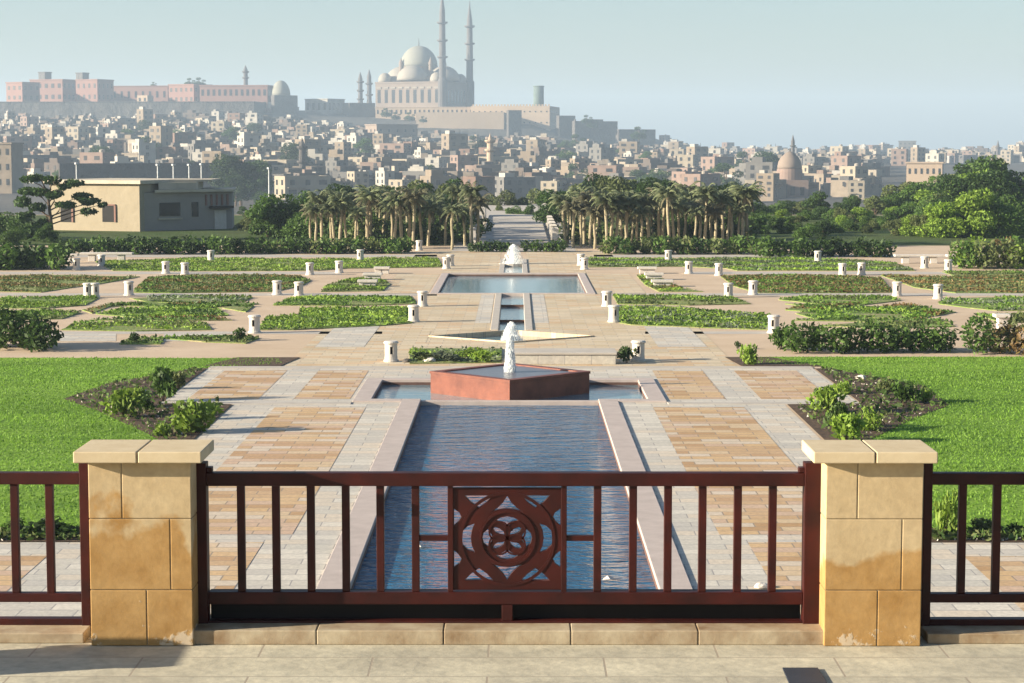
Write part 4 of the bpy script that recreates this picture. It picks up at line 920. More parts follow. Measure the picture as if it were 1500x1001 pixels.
# left grove behind / beside palms
for px_, yt in ((392, 292), (418, 282), (445, 288), (432, 305), (404, 310), (466, 300)): addt('left of the left palm grove', 'green bushy', px_, yt, random.uniform(124, 134))
for px_, yt in ((372, 305), (360, 318), (385, 330)): addt('left of the left palm grove', 'olive loose', px_, yt, random.uniform(135, 150))
for px_, yt in ((500, 276), (540, 280), (585, 268), (635, 262), (668, 256), (610, 272), (560, 270), (520, 282), (482, 284), (650, 268), (600, 276)): addt('rising among the left palms', 'dark dense' if px_ in (668, 635, 500, 585, 600) else 'olive loose', px_, yt, random.uniform(140, 158))
for px_, yt in ((655, 292), (690, 285)): addt('rising among the left palms', 'dark dense', px_, yt, random.uniform(128, 136))
for px_, yt in ((720, 290), (742, 284), (765, 288), (785, 282), (733, 300)): addt('beyond the cascade steps', 'olive loose', px_, yt, random.uniform(190, 215))
for px_, yt in ((755, 300), (776, 303)): addt('beyond the cascade steps', 'green bushy', px_, yt, random.uniform(175, 185))
for px_, yt in ((812, 284), (850, 268), (880, 262), (915, 266), (960, 268), (1000, 276), (940, 272), (1030, 272), (1060, 276), (832, 276), (897, 268)): addt('rising among the right palms', 'olive loose' if px_ % 4 else 'dark dense', px_, yt, random.uniform(140, 158))
for px_, yt in ((462, 296), (480, 308), (505, 318), (522, 300), (548, 312), (570, 320), (610, 314), (640, 304), (672, 310)): addt('rising among the left palms', 'green bushy', px_, yt, random.uniform(121, 126), wscale=1.1)
for px_, yt in ((1010, 318), (1035, 308), (1062, 312), (1085, 306), (1000, 300)): addt('rising among the right palms', 'green bushy', px_, yt, random.uniform(120, 126), wscale=1.1)
# right wood
def ytopR(px): return float(np.interp(px, [1060, 1100, 1150, 1200, 1260, 1300, 1340, 1390, 1430, 1465, 1500, 1560], [300, 290, 290, 284, 285, 286, 262, 250, 232, 240, 262, 262]))
for i, px_ in enumerate(range(1068, 1565, 15)):
    for j, (dy, Y) in enumerate(((0, 185), (22, 158), (48, 136))):
        x_ = px_ + random.uniform(-7, 7); kd = random.choice(['green bushy', 'dark dense', 'green bushy', 'olive loose', 'bright green' if j else 'green bushy'])
        addt(('at the back of the wood on the right', 'in the middle of the wood on the right', 'at the front of the wood on the right')[j], kd, x_, ytopR(x_) + 4 + dy + random.uniform(-7, 9), Y + random.uniform(-8, 8), wscale=1.08)
# left edge
for px_, yt, Y in ((8, 308, 128), (30, 318, 126), (-15, 300, 135), (55, 335, 124), (72, 345, 122), (20, 330, 119)): addt('at the left picture edge', 'green bushy', px_, yt, Y)
for px_, yt, Y in ((350, 300, 200), (335, 232, 520), (352, 228, 520), (375, 240, 520), (345, 260, 500), (385, 262, 500)): addt('right of the pavilion', 'dark dense', px_, yt, Y)
for (zone, kd), lst in TR.items(): rank(lst, kd + ' tree ' + zone + ', %s')
for lst in TR.values():
    for o in lst:
        o['group'] = 'trees round the garden'; o['category'] = 'tree'
        if 'knd' in o: del o['knd']
# tiered spreading tree before the pavilion
YT = 124; p = D(78, 350, YT)
t = empty('spreading_tree', (p.x, YT, -0.35), 0, 'spreading tree with flat tiered branches before the cream pavilion', 'tree')
def tp(px_, py_, dy=0): q = D(px_, py_, YT); return (q.x - p.x, dy, q.z + 0.35)
bl = []; m = MB(); m.tube([(0, 0, 0), tp(74, 320), tp(70, 285), tp(60, 262)], [0.14, 0.11, 0.07, 0.03], 8)
for (a_, b_2, w_, hh) in ((45, 262, 18, 6), (75, 263, 14, 6), (105, 269, 18, 4), (50, 280, 26, 6), (35, 296, 14, 8), (85, 285, 20, 5), (118, 287, 18, 5), (133, 296, 18, 4), (98, 300, 18, 4), (60, 305, 16, 6), (128, 310, 14, 5), (40, 318, 14, 8), (66, 325, 12, 5), (92, 274, 12, 4), (147, 300, 10, 3), (50, 335, 14, 8)):
    for q in range(3):
        dy = random.uniform(-1, 1); c = tp(a_ + random.uniform(-w_, w_) * 0.5, b_2 + random.uniform(-2, 2), dy); s = YT / F
        bl.append((*c, w_ * s * 0.6, w_ * s * 0.6, hh * s))
    m.tube([tp(72, min(330, b_2 + 22)), tp((a_ + 72) / 2, b_2 + 10, 0.2), bl[-1][:3]], [0.05, 0.035, 0.012], 5)
m.build('trunk', M_bark, t); mobj('crown', crown_mesh('crown', bl, 5200, 0.12, M_leafd), t)

# palms
def frond(L, rise, droop, nl, w):
    out = []
    prev = None
    for i in range(nl):
        u = i / (nl - 1); x = L * u * (1 - 0.18 * u * droop); z = rise * math.sin(u * 1.9) * L * 0.5 - droop * L * 0.55 * u * u
        c = np.array([x, 0, z])
        if prev is not None:
            out += [prev + [0, -0.03, 0], c + [0, -0.03, 0], c + [0, 0.03, 0], prev + [0, 0.03, 0]]
            ln = w * math.sin(math.pi * min(0.97, u * 0.9 + 0.1)) ** 0.6
            for s in (-1, 1):
                tip = c + np.array([0.35 * ln, s * ln, -0.45 * ln * (1 + 0.6 * droop)])
                out += [prev * 0.35 + c * 0.65, tip, tip + [0.05, 0, -0.02], c + [0.07, 0, 0]]
        prev = c
    return np.array(out)
def palm_proto(h, kind):
    t = empty('palm_tree', (0, 0, 0), 0, 'x', 'palm tree')
    lean = random.uniform(-0.2, 0.2); m = MB(); K = 7; pts = [(lean * (i / K) ** 2, 0.04 * math.sin(i), h * i / K) for i in range(K + 1)]
    m.tube(pts, [0.095 - 0.02 * i / K + (0.02 if i % 2 else 0) for i in range(K + 1)], 9); m.build('trunk', M_ptrunk, t)
    qs = []
    for i in range(26):
        a = 2.399 * i; e = 1.15 - i / 26 * 1.0; fr = frond(random.uniform(0.65, 1.12), max(0.0, e) * 1.25, 1.05 - e * 0.75 + random.uniform(-.2, .3), 12, 0.22)
        c, s = math.cos(a), math.sin(a); fr = fr @ np.array([[c, s, 0], [-s, c, 0], [0, 0, 1]]); qs.append(fr)
    A_ = np.concatenate(qs) + np.array(pts[-1]); mobj('crown', nmesh('crown', A_, 4, M_palm if kind else M_palmd), t)
    qs = []
    for i in range(5):
        a = 2.1 * i; fr = frond(random.uniform(0.5, 0.7), 0.0, 1.9, 9, 0.18); c, s = math.cos(a), math.sin(a); fr = fr @ np.array([[c, s, 0], [-s, c, 0], [0, 0, 1]]); qs.append(fr)
    mobj('dry_skirt', nmesh('dry_skirt', np.concatenate(qs) + np.array(pts[-1]) - [0, 0, 0.1], 4, M_palmd), t)
    return t
PP = [palm_proto(2.7, 1), palm_proto(2.9, 1), palm_proto(2.6, 0), palm_proto(3.0, 1)]; pused = set()
def palm(px_, pyb, pyc, Y=None):
    Y = Y or G(px_, pyb).y; b = D(px_, pyb, Y); c = D(px_, pyc, Y); pr_ = random.choice(PP); i = PP.index(pr_)
    o = pr_ if i not in pused else copy_tree(pr_); pused.add(i)
    z = 0.0 if Y < 118 else -0.35; s = max(0.75, (c.z - z) / 2.8); o.location = (b.x, Y, z); o.scale = (min(1.0, s) * random.uniform(0.85, 1.1),) * 2 + (s,); o.rotation_euler = (0, 0, random.uniform(0, 6.28)); return o
left, right = [], []
for i in range(28): px_ = 455 + i * 9.0 + random.uniform(-3, 3); left.append(palm(px_, random.uniform(356, 366), random.uniform(284, 322)))
for i in range(11): px_ = 478 + i * 20 + random.uniform(-4, 4); left.append(palm(px_, 352, random.uniform(284, 298), 132 + random.uniform(-3, 4)))
for i in range(36): px_ = 826 + i * 7.7 + random.uniform(-2, 2); right.append(palm(px_, random.uniform(357, 367), random.uniform(286, 320)))
for i in range(14): px_ = 835 + i * 19 + random.uniform(-4, 4); right.append(palm(px_, 352, random.uniform(284, 298), 132 + random.uniform(-3, 4)))
rank(left, 'pale-trunked palm left of the cascade, %s'); rank(right, 'pale-trunked palm right of the cascade, %s')
for o in left: o['group'] = 'palms left of the cascade'
for o in right: o['group'] = 'palms right of the cascade'
for o in left + right: o['category'] = 'palm tree'

# ================================================================== CITY
def win(w_, h_, mat=None):
    m = MB(); m.box(-w_ / 2, -0.10, -h_ / 2, w_ / 2, 0.08, h_ / 2); return m.mesh('window', mat or M_glass)
WIN = win(1.3, 1.7); WINL = win(2.2, 1.5)
PARA = {}
def house_proto(ci, w_, d_2, st, extra):
    cn, mt = HOUSE[ci]; h = st * 3.1 + 0.6; t = empty('house', (0, 0, 0), 0, 'x', 'house')
    m = MB(); hx, hy = w_ / 2, d_2 / 2
    m.box(-hx, -hy, -4, hx, hy, h - 0.6)
    for a in ((-hx, -hy, hx, -hy + 0.3), (-hx, hy - 0.3, hx, hy), (-hx, -hy + 0.3, -hx + 0.3, hy - 0.3), (hx - 0.3, -hy + 0.3, hx, hy - 0.3)): m.box(a[0], a[1], h - 0.6, a[2], a[3], h + 0.3)
    m.build('wall', mt, t)
    if extra == 1: MB().box(-hx * 0.7, -hy * 0.3, h - 0.598, hx * 0.1, hy * 0.8, h + 2.2).build('roof_room', mt, t)
    if extra == 2: MB().lathe([(1.1, h - 0.598), (1.1, h + 1.2), (0.3, h + 1.5)], hx * 0.4, 0, 10).build('water_tank', M_domew, t)
    if extra == 3:
        MB().box(-hx * 0.8, -hy * 0.6, h - 0.598, -hx * 0.2, hy * 0.5, h + 1.9).build('roof_room', HOUSE[4][1], t); MB().tube([(hx * 0.5, 0, h - 0.6), (hx * 0.5, 0, h + 2.6)], [0.12, 0.08], 5).build('antenna', M_dark, t)
    nx = max(1, int(w_ / 4)); ny = max(1, int(d_2 / 4.5))
    for s in range(st):
        for i in range(nx): mobj('window', WIN if (i + s) % 3 else WINL, t, (-hx + w_ * (i + 0.5) / nx, -hy, 1.9 + s * 3.1))
        for i in range(ny): mobj('window', WIN, t, (-hx, -hy + d_2 * (i + 0.5) / ny, 1.9 + s * 3.1), R(-90)); mobj('window', WIN, t, (hx, -hy + d_2 * (i + 0.5) / ny, 1.9 + s * 3.1), R(90))
    if st > 1 and ci in (0, 1, 4): MB().box(-hx * 0.9, -hy - 1.0, 3.2, 0, -hy - 0.003, 3.4).build('balcony', mt, t)
    t['ci'] = ci; t['st'] = st; return t
HP = [house_proto(*a) for a in ((0, 10, 9, 2, 1), (1, 8, 9, 3, 2), (2, 9, 8, 3, 0), (3, 12, 10, 2, 3), (4, 8, 8, 2, 1), (5, 10, 9, 3, 2), (6, 11, 9, 2, 1), (4, 7, 9, 3, 3), (0, 8, 8, 4, 3), (1, 13, 9, 2, 0), (3, 9, 10, 3, 1))]
hused = set(); HS = []; taken = []
def addhouse(px_, Y, sc=None, pi=None, rot=None, zone=None):
    i = random.randrange(len(HP)) if pi is None else pi; pr_ = HP[i]; x = CAM.x + (px_ - 757) / F * Y
    o = pr_ if i not in hused else copy_tree(pr_); hused.add(i)
    s = sc or random.uniform(0.5, 0.92); o.location = (x, Y, terr(x, Y) - 0.5); o.scale = (s * random.uniform(0.9, 1.5), s, s * random.uniform(0.85, 1.1)); o.rotation_euler = (0, 0, rot if rot is not None else R(random.choice([-30, -18, 25, 38, 50, 32, 44, 60]) + random.uniform(-7, 7)))
    HS.append(o); return o
def rows(Y0, Y1, step, px0, px1, dens):
    Y = Y0
    while Y < Y1:
        px_ = px0 + random.uniform(0, 30)
        while px_ < px1:
            if random.random() < dens: addhouse(px_, Y + random.uniform(-step * .4, step * .4))
            px_ += 9.6 * F / Y * random.uniform(0.85, 1.35)
        Y += step
rows(590, 1000, 62, 378, 830, 0.74); rows(690, 1000, 62, 0, 378, 0.76); rows(1000, 1400, 64, -10, 600, 0.74); rows(1000, 1250, 65, 830, 960, 0.65)
rows(590, 1000, 85, 830, 1260, 0.68); rows(1060, 1900, 130, 960, 1300, 0.58); rows(1000, 1500, 150, 1280, 1380, 0.6); rows(1300, 2000, 170, 1370, 1545, 0.6)
print('HOUSES', len(HS))
# past three hundred houses the rest of the old city is one mass of small blocks
def fabric():
    vs = []; fs = []; mi = []; rnd = random.Random(11)
    def bxr(cx, cy, cz, hx, hy, h, a, m_):
        c, s_ = math.cos(a), math.sin(a); o = len(vs)
        for z in (cz, cz + h):
            for x, y in ((-hx, -hy), (hx, -hy), (hx, hy), (-hx, hy)): vs.append((cx + x * c - y * s_, cy + x * s_ + y * c, z))
        for f in ((4, 5, 6, 7), (0, 1, 5, 4), (1, 2, 6, 5), (2, 3, 7, 6), (3, 0, 4, 7)): fs.append(tuple(o + k for k in f)); mi.append(m_)
    for i in range(1650):
        px_ = rnd.uniform(-30, 1540); Y = rnd.uniform(620, 1400)
        if rnd.random() < 0.35: Y = rnd.uniform(1000, 1400)
        if px_ < 378 and Y < 680: continue
        if 600 < px_ < 850 and Y > 1330: continue
        if px_ > 965 and Y > 1250 and rnd.random() < 0.3: Y = rnd.uniform(1250, 2100)
        if px_ > 1290 and Y < 1250: continue
        x = CAM.x + (px_ - 757) / F * Y; z = terr(x, Y); a = R(rnd.choice([-25, 20, 32, 40, 48, 58]) + rnd.uniform(-8, 8))
        hx, hy, h = rnd.uniform(2.2, 5), rnd.uniform(2.2, 4.2), rnd.uniform(2.0, 4.6)
        bxr(x, Y, z - 3, hx, hy, h + 3, a, 0)
        if rnd.random() < 0.6: bxr(x + rnd.uniform(-1, 1), Y + rnd.uniform(-1, 1), z + h - 0.1, hx * 0.4, hy * 0.4, rnd.uniform(0.8, 2.4), a, 0)
        c, s_ = math.cos(a), math.sin(a)
        for k in range(rnd.choice([1, 2, 2, 3])):
            u = rnd.uniform(-0.7, 0.7) * hx; zz_ = z + rnd.uniform(1, max(1.2, h - 1.6)); bxr(x + u * c + hy * s_, Y + u * s_ - hy * c, zz_, rnd.uniform(.4, .8), 0.1, rnd.uniform(1.0, 1.6), a, 1)
            v = rnd.uniform(-0.6, 0.6) * hy; bxr(x - hx * c - v * s_, Y - hx * s_ + v * c, zz_, 0.1, rnd.uniform(.3, .6), 1.3, a, 1)
    me = bpy.data.meshes.new('old_city'); me.from_pydata(vs, [], fs)
    n = N('old_city_walls'); g = n.n('ShaderNodeNewGeometry')
    col = n.ramp(g.outputs['Random Per Island'], [(0, (0.15, 0.125, 0.10)), (0.2, (0.27, 0.22, 0.165)), (0.4, (0.11, 0.105, 0.10)), (0.58, (0.36, 0.31, 0.24)), (0.7, (0.20, 0.145, 0.115)), (0.86, (0.44, 0.41, 0.37)), (0.91, (0.12, 0.10, 0.085))], 'CONSTANT')
    col = n.mix(0.6, col, n.ramp(n.noise(n.coords(), 0.35, 5), [(0.3, (0.5, 0.5, 0.5)), (0.7, (1.15, 1.15, 1.15))]), 'MULTIPLY'); n.done(col, 0.9)
    me.materials.append(n.m); me.materials.append(M_glass); me.polygons.foreach_set('material_index', mi)
    tag(mobj('old_city', me), 'dense mass of small old houses packed on the slope', 'old city', kind='stuff')
fabric()
def zone_of(o):
    px_, py_ = proj(o.location); Y = o.location.y
    if px_ < 150: a = "below the red wing's left"
    elif px_ < 330: a = "below the red wing's middle"
    elif px_ < 450: a = 'below the domed hall'
    elif px_ < 600: a = 'below the great mosque'
    elif px_ < 720: a = 'behind the left palms'
    elif px_ < 830: a = 'below the citadel bastion'
    elif px_ < 960: a = 'below the shaded walls'
    elif px_ < 1120: a = 'left of the domed mosque'
    else: a = 'right of the domed mosque'
    b = 'lowest tier' if Y < 760 else 'middle tier' if Y < 980 else 'upper tier' if Y < 1200 else 'top tier'
    return a, b
grp = {}
for o in HS:
    cn = HOUSE[int(o['ci'])][0]; st = {2: 'two-storey', 3: 'three-storey', 4: 'four-storey'}[int(o['st'])]; a, b = zone_of(o)
    grp.setdefault((cn, st, a, b), []).append(o)
for (cn, st, a, b), lst in grp.items():
    rank(lst, '%s ' + '%s %s house in the %s %s' % (cn, st, b, a)); 
    if len(lst) == 1: lst[0]['label'] = '%s %s house in the %s %s' % (cn, st, b, a)
for o in HS:
    o['group'] = 'houses of the old city'; o['category'] = 'house'; del o['ci']; del o['st']

# special buildings by photo box: left/right faces
def block(px0, pxc, px1, yt, yb, Y, mat, name, label, cat='building', parapet=None, wins=None, top=1.0, wm=None, deep=None, crenel=False):
    """block with a corner towards us at pxc: left face px0..pxc (sunlit), right face pxc..px1 (shaded)"""
    s = Y / F; a, b = (pxc - px0) * s, (px1 - pxc) * s
    ang = math.atan2(b, a) if b > 0 else 0; ang = min(max(ang, 0.0), R(60))
    L = a / math.cos(ang); W = max(b / math.sin(ang), 6) if ang > 0.02 else (deep or 18)
    pc = D(pxc, yb, Y); H = (yb - yt) * s
    t = empty(name, (pc.x, Y, pc.z), 0, label, cat); dn = 25
    u = Vector((-math.cos(ang), math.sin(ang), 0)); v = Vector((math.sin(ang), math.cos(ang), 0))
    def P(i, j, off=0): q = u * i + v * j; return (q.x, q.y)
    MB().prism(ccw([P(0, 0), P(L, 0), P(L, W), P(0, W)]), -dn, H).build('wall', mat, t)
    def face(nm, i0, i1, z0, z1, mt, out=0.3, side='L'):
        if side == 'L': q = [P(i0, -out), P(i1, -out), P(i1, 0.1), P(i0, 0.1)]
        else: q = [P(-out, i0), P(-out, i1), P(0.1, i1), P(0.1, i0)]
        return MB().prism(ccw(q), z0, z1).build(nm, mt, t)
    if parapet:
        e = 0.4; q = [P(-e, -e), P(L + e, -e), P(L + e, W + e), P(-e, W + e)]; MB().prism(ccw(q), H + 0.01, H + parapet).build('parapet', wm or mat, t)
    if wins:
        nx, nz, fw, fh = wins
        for i in range(nx):
            for j in range(nz):
                c = L * (i + 0.5) / nx; z = H * (j + 0.5) / nz; face('window', c - L / nx * fw / 2, c + L / nx * fw / 2, z - H / nz * fh / 2, z + H / nz * fh / 2, M_glass, 0.15)
        ny = int(nx * W / L)
        if ny and b > 5:
            for i in range(ny):
                for j in range(nz):
                    c = W * (i + 0.5) / ny; z = H * (j + 0.5) / nz; face('window', c - W / ny * fw / 2, c + W / ny * fw / 2, z - H / nz * fh / 2, z + H / nz * fh / 2, M_glass, 0.15, 'R')
    if crenel:
        n = int(L / 2.4); m = MB()
        for i in range(n):
            q = [P(i * 2.4, 0), P(i * 2.4 + 1.3, 0), P(i * 2.4 + 1.3, 0.9), P(i * 2.4, 0.9)]; m.prism(ccw(q), H + 0.01, H + 1.3)
        m.build('crenels', mat, t)
    return t, H, P, L, W
# --- citadel: long red wing, as separate blocks
CI = 1560
block(5, 33, 52, 122, 150, CI, M_citpink, 'citadel_block', 'leftmost red tower block of the citadel wing', wins=(3, 2, 0.4, 0.4), parapet=0.8)
block(40, 92, 112, 118, 150, CI + 40, M_citpink, 'citadel_block', 'second red block of the citadel wing, topped by a small kiosk', wins=(5, 2, 0.45, 0.4), parapet=0.8)
block(108, 143, 160, 118, 150, CI + 10, M_citpink, 'citadel_block', 'red corner block with a kiosk and a dark shaded side on the citadel wing', wins=(4, 2, 0.35, 0.4), parapet=0.8)
block(150, 246, 262, 127, 150, CI + 50, M_citpink, 'citadel_block', 'low red range in the middle of the citadel wing', wins=(9, 1, 0.3, 0.4), parapet=0.6)
block(244, 284, 305, 125, 152, CI + 20, M_citpink, 'citadel_block', 'projecting red block of the citadel wing below two trees', wins=(5, 2, 0.4, 0.4), parapet=0.8)
block(292, 392, 402, 127, 163, CI + 10, M_citpink, 'citadel_block', 'long red arcaded block at the right end of the citadel wing', wins=(12, 2, 0.45, 0.5), parapet=1.0)
block(200, 216, 222, 140, 152, CI - 30, M_cit, 'citadel_block', 'small sandy annex before the low red range', wins=(2, 1, 0.4, 0.4))
for a in ((55, 66, 73, 107, 118, 'flat-topped kiosk on the second red block of the citadel wing'), (110, 121, 128, 108, 118, 'flat-topped kiosk on the red corner block of the citadel wing')):
    block(a[0], a[1], a[2], a[3], a[4], CI + 60, M_min, 'roof_kiosk', a[5], 'kiosk', wins=(2, 1, 0.5, 0.5), parapet=0.8)
# rock / lower wall bands
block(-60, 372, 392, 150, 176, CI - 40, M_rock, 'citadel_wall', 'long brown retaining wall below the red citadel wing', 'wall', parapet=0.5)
def lathe_thing(name, px_, yb, Y, prof_px, mat, label, cat, n=16, part='shaft', extra=None):
    s = Y / F; p = D(px_, yb, Y); t = empty(name, (p.x, Y, p.z), 0, label, cat)
    MB().lathe([(max(r * s, 0.02), (yb - y) * s) for r, y in prof_px], n=n).build(part, mat, t, smooth=n > 12)
    return t, s, p
def dome_prof(r, y0, h, k=8, neck=None): return [(r * math.cos(i / k * math.pi / 2), y0 - h * math.sin(i / k * math.pi / 2)) for i in range(k + 1)]
# domed building right end
t, H, P, L, W = block(396, 402, 434, 140, 166, CI, M_rock, 'domed_hall', 'blue-shaded domed hall at the right end of the red citadel wing', wins=None)
s = CI / F; p = D(411, 142, CI + 12); dm = MB().lathe([(q[0] * s, (142 - q[1]) * s) for q in dome_prof(14, 140, 22)], n=20).build('dome', M_dome, t, smooth=True); dm.location = (p.x - t.location.x, 14, p.z - t.location.z)
def minaret(px_, yb, yt, rpx, Y, mat, label, balc=(0.35, 0.6, 0.8), name='minaret', parent=None):
    s = Y / F; p = D(px_, yb, Y); H = (yb - yt) * s; r = rpx * s
    t = empty(name, (p.x, Y, p.z), 0, label, 'minaret') if parent is None else empty(name, (p.x - parent.location.x, Y - parent.location.y, p.z - parent.location.z))
    if parent is not None: t.parent = parent
    prof = [(r * 1.15, -15), (r * 1.15, H * 0.12), (r, H * 0.14), (r * 0.92, H * 0.80), (r * 0.35, H * 0.93), (0.05, H)]
    MB().lathe(prof, n=12).build('shaft', mat, t)
    for b_2 in balc: MB().lathe([(r * 0.9, H * b_2 - r * 0.6), (r * 1.6, H * b_2), (r * 1.6, H * b_2 + r * 0.45), (r * 0.9, H * b_2 + r * 0.5)], n=12).build('balcony', mat, t)
    return t
minaret(360, 130, 96, 3.2, CI + 60, M_min, 'slim dark minaret rising behind the red citadel wing', (0.45, 0.7))
minaret(528, 156, 106, 3.4, 1700, M_min, 'left one of two slim grey minarets left of the great mosque', (0.2, 0.45, 0.7))
minaret(541, 156, 102, 3.4, 1700, M_min, 'right one of two slim grey minarets left of the great mosque', (0.3, 0.6))
block(445, 480, 502, 146, 166, CI + 30, HOUSE[4][1], 'citadel_block', 'low whitish building between the domed hall and the minarets', wins=(4, 1, 0.4, 0.5), parapet=0.6)
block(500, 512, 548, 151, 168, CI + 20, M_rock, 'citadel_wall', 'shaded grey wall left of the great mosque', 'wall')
# --- great mosque
MY = 1640; s = MY / F
t, H, P, L, W = block(548, 645, 685, 122, 160, MY, M_mosq, 'great_mosque', 'great mosque with central dome and two tall pencil minarets on the citadel', 'mosque', wins=(9, 1, 0.42, 0.5), parapet=1.2)
for i in range(9):   # arcade arches: pale hood over every window
    c = L * (i + 0.5) / 9; q = [P(c - L / 9 * 0.3, -0.6), P(c + L / 9 * 0.3, -0.6), P(c + L / 9 * 0.3, 0.1), P(c - L / 9 * 0.3, 0.1)]
    MB().prism(ccw(q), H * 0.80, H * 0.86).build('hood', M_domew, t)
cxy = P(L / 2, W / 2)
def put(prof, i, j, z, mat, nm, n=24, smooth=True):
    q = P(i, j); o = MB().lathe(prof, n=n).build(nm, mat, t, smooth=smooth); o.location = (q[0], q[1], z); return o
# upper hall, drum, dome
q = [P(L * .16, W * .16), P(L * .84, W * .16), P(L * .84, W * .84), P(L * .16, W * .84)]
MB().prism(ccw(q), H + 1.21, H + 6).build('upper_hall', M_mosq, t)
R0 = 15.2
put([(R0 * 1.1, 0), (R0 * 1.1, 4.5), (R0, 5.0), (R0, 9.0)], L / 2 + 3.4, W / 2, H + 5, M_mosq, 'drum', 28, False)
put([(R0 * math.cos(a_ / 10 * math.pi / 2) + 0.02, 17.0 * math.sin(a_ / 10 * math.pi / 2)) for a_ in range(11)], L / 2 + 3.4, W / 2, H + 14.01, M_dome, 'dome', 32)
put([(0.5, 0), (0.35, 4), (0.05, 7)], L / 2 + 3.4, W / 2, H + 30.5, M_min, 'finial', 8)
for (i, j) in ((0.5, 0.17), (0.5, 0.83), (0.17, 0.5), (0.83, 0.5)):
    put([(13.0 * math.cos(a_ / 8 * math.pi / 2) + 0.02, 12.0 * math.sin(a_ / 8 * math.pi / 2)) for a_ in range(9)], L * i, W * j, H + 2.5, M_domew, 'half_dome', 28)
for (i, j) in ((0.10, 0.10), (0.9, 0.10), (0.10, 0.9), (0.9, 0.9)):
    put([(5.4, 0), (5.4, 1.5)] + [(5.4 * math.cos(a_ / 7 * math.pi / 2) + 0.02, 1.5 + 6.0 * math.sin(a_ / 7 * math.pi / 2)) for a_ in range(1, 8)], L * i, W * j, H + 1.21, M_domew, 'corner_dome', 20)
for (i, j) in ((0.27, 0.27), (0.73, 0.27), (0.27, 0.73), (0.73, 0.73)):
    put([(1.8, 0), (1.6, 9), (1.9, 9.2), (1.7, 11), (0.1, 15)], L * i, W * j, H + 6, M_mosq, 'turret', 10, False)
for (i, j, yt) in ((-0.02, 0.03, -8), (-0.02, 0.97, 6)):
    q = P(L * i, W * j); Hm = 92 if j < 0.5 else 87; r = 2.6
    o = MB().lathe([(r * 1.45, -10), (r * 1.45, H + 2), (r * 1.1, H + 3.5), (r, H + 30), (r * 0.85, Hm * 0.84), (r * 0.25, Hm * 0.96), (0.05, Hm + 3)], n=12).build('minaret', M_min, t); o.location = (q[0], q[1], 0)
    for zb in (H + 20, H + 33, H + 47):
        MB().lathe([(r * 1.0, zb - 1), (r * 1.65, zb), (r * 1.65, zb + 1.0), (r * 0.95, zb + 1.1)], n=12).build('balcony', M_min, o)
# courtyard arcade wall and citadel terraces
block(550, 700, 712, 158, 170, CI + 10, M_cit, 'arcade_wall', 'arcaded sandy wall at the foot of the great mosque', 'wall', wins=(22, 1, 0.35, 0.5), parapet=0.6)
block(610, 738, 742, 165, 205, CI - 30, M_cit, 'citadel_bastion', 'broad sunlit sandy slope and wall below the great mosque', 'wall', deep=30)
block(690, 805, 822, 156, 204, CI - 10, M_cit, 'citadel_bastion', 'tall sunlit bastion with crenels right of the mosque', 'wall', crenel=True, wins=(14, 3, 0.25, 0.12))
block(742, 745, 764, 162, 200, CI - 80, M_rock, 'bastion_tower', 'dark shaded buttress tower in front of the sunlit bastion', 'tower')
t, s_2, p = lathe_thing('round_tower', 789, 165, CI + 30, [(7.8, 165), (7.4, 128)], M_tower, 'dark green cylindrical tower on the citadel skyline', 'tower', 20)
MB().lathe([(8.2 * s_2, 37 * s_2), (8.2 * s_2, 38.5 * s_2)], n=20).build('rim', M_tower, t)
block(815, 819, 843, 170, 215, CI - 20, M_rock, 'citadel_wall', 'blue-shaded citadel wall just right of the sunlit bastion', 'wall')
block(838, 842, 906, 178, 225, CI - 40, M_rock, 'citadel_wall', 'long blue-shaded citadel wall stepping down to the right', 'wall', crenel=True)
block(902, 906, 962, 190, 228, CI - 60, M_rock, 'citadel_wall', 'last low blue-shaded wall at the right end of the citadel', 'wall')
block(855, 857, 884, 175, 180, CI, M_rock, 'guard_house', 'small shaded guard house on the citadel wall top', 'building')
# city specials
block(612, 728, 735, 212, 240, 980, HOUSE[1][1], 'apartment_block', 'long cream apartment block with balcony bands below the bastion', wins=(12, 3, 0.6, 0.45), parapet=0.9)
block(533, 552, 610, 184, 215, 1200, M_mosq, 'shaded_block', 'large plain block with blue-grey shaded side below the mosque', wins=(3, 2, 0.2, 0.25), parapet=0.7)
block(430, 462, 470, 246, 262, 700, HOUSE[0][1], 'long_house', 'low sandy house beside the square tower', wins=(4, 1, 0.3, 0.4), parapet=0.5)
minaret(443, 262, 202, 5.0, 690, M_rock, 'stout brown stone minaret in the city left of centre', (0.4, 0.75))
minaret(718, 262, 196, 5.0, 760, M_cit, 'sandy minaret with dark shaded side in the city below the bastion', (0.35, 0.62, 0.82))
minaret(460, 216, 190, 2.5, 1200, M_min, 'tiny minaret on the slope left of the great mosque', (0.5,))
block(862, 898, 904, 246, 266, 700, HOUSE[5][1], 'colonnaded_hall', 'pinkish hall with a row of tall windows behind the right palms', wins=(9, 1, 0.45, 0.7), parapet=0.5)
block(1255, 1300, 1316, 214, 240, 1900, HOUSE[5][1], 'apartment_block', 'wide pinkish block on the right skyline, left of the tallest block', wins=(7, 4, 0.4, 0.4), parapet=0.8)
block(1317, 1341, 1346, 208, 236, 1850, HOUSE[3][1], 'tall_block', 'tallest grey block on the right skyline', wins=(4, 5, 0.4, 0.4), parapet=0.8)
block(1330, 1380, 1392, 240, 262, 700, M_cit, 'warehouse', 'sunlit yellowish building at the left edge of the wooded hill', wins=(6, 1, 0.3, 0.35), parapet=0.5)
block(1040, 1056, 1076, 218, 238, 1700, HOUSE[3][1], 'apartment_block', 'grey block on the skyline left of the small domed mosque', wins=(3, 3, 0.4, 0.4), parapet=0.8)
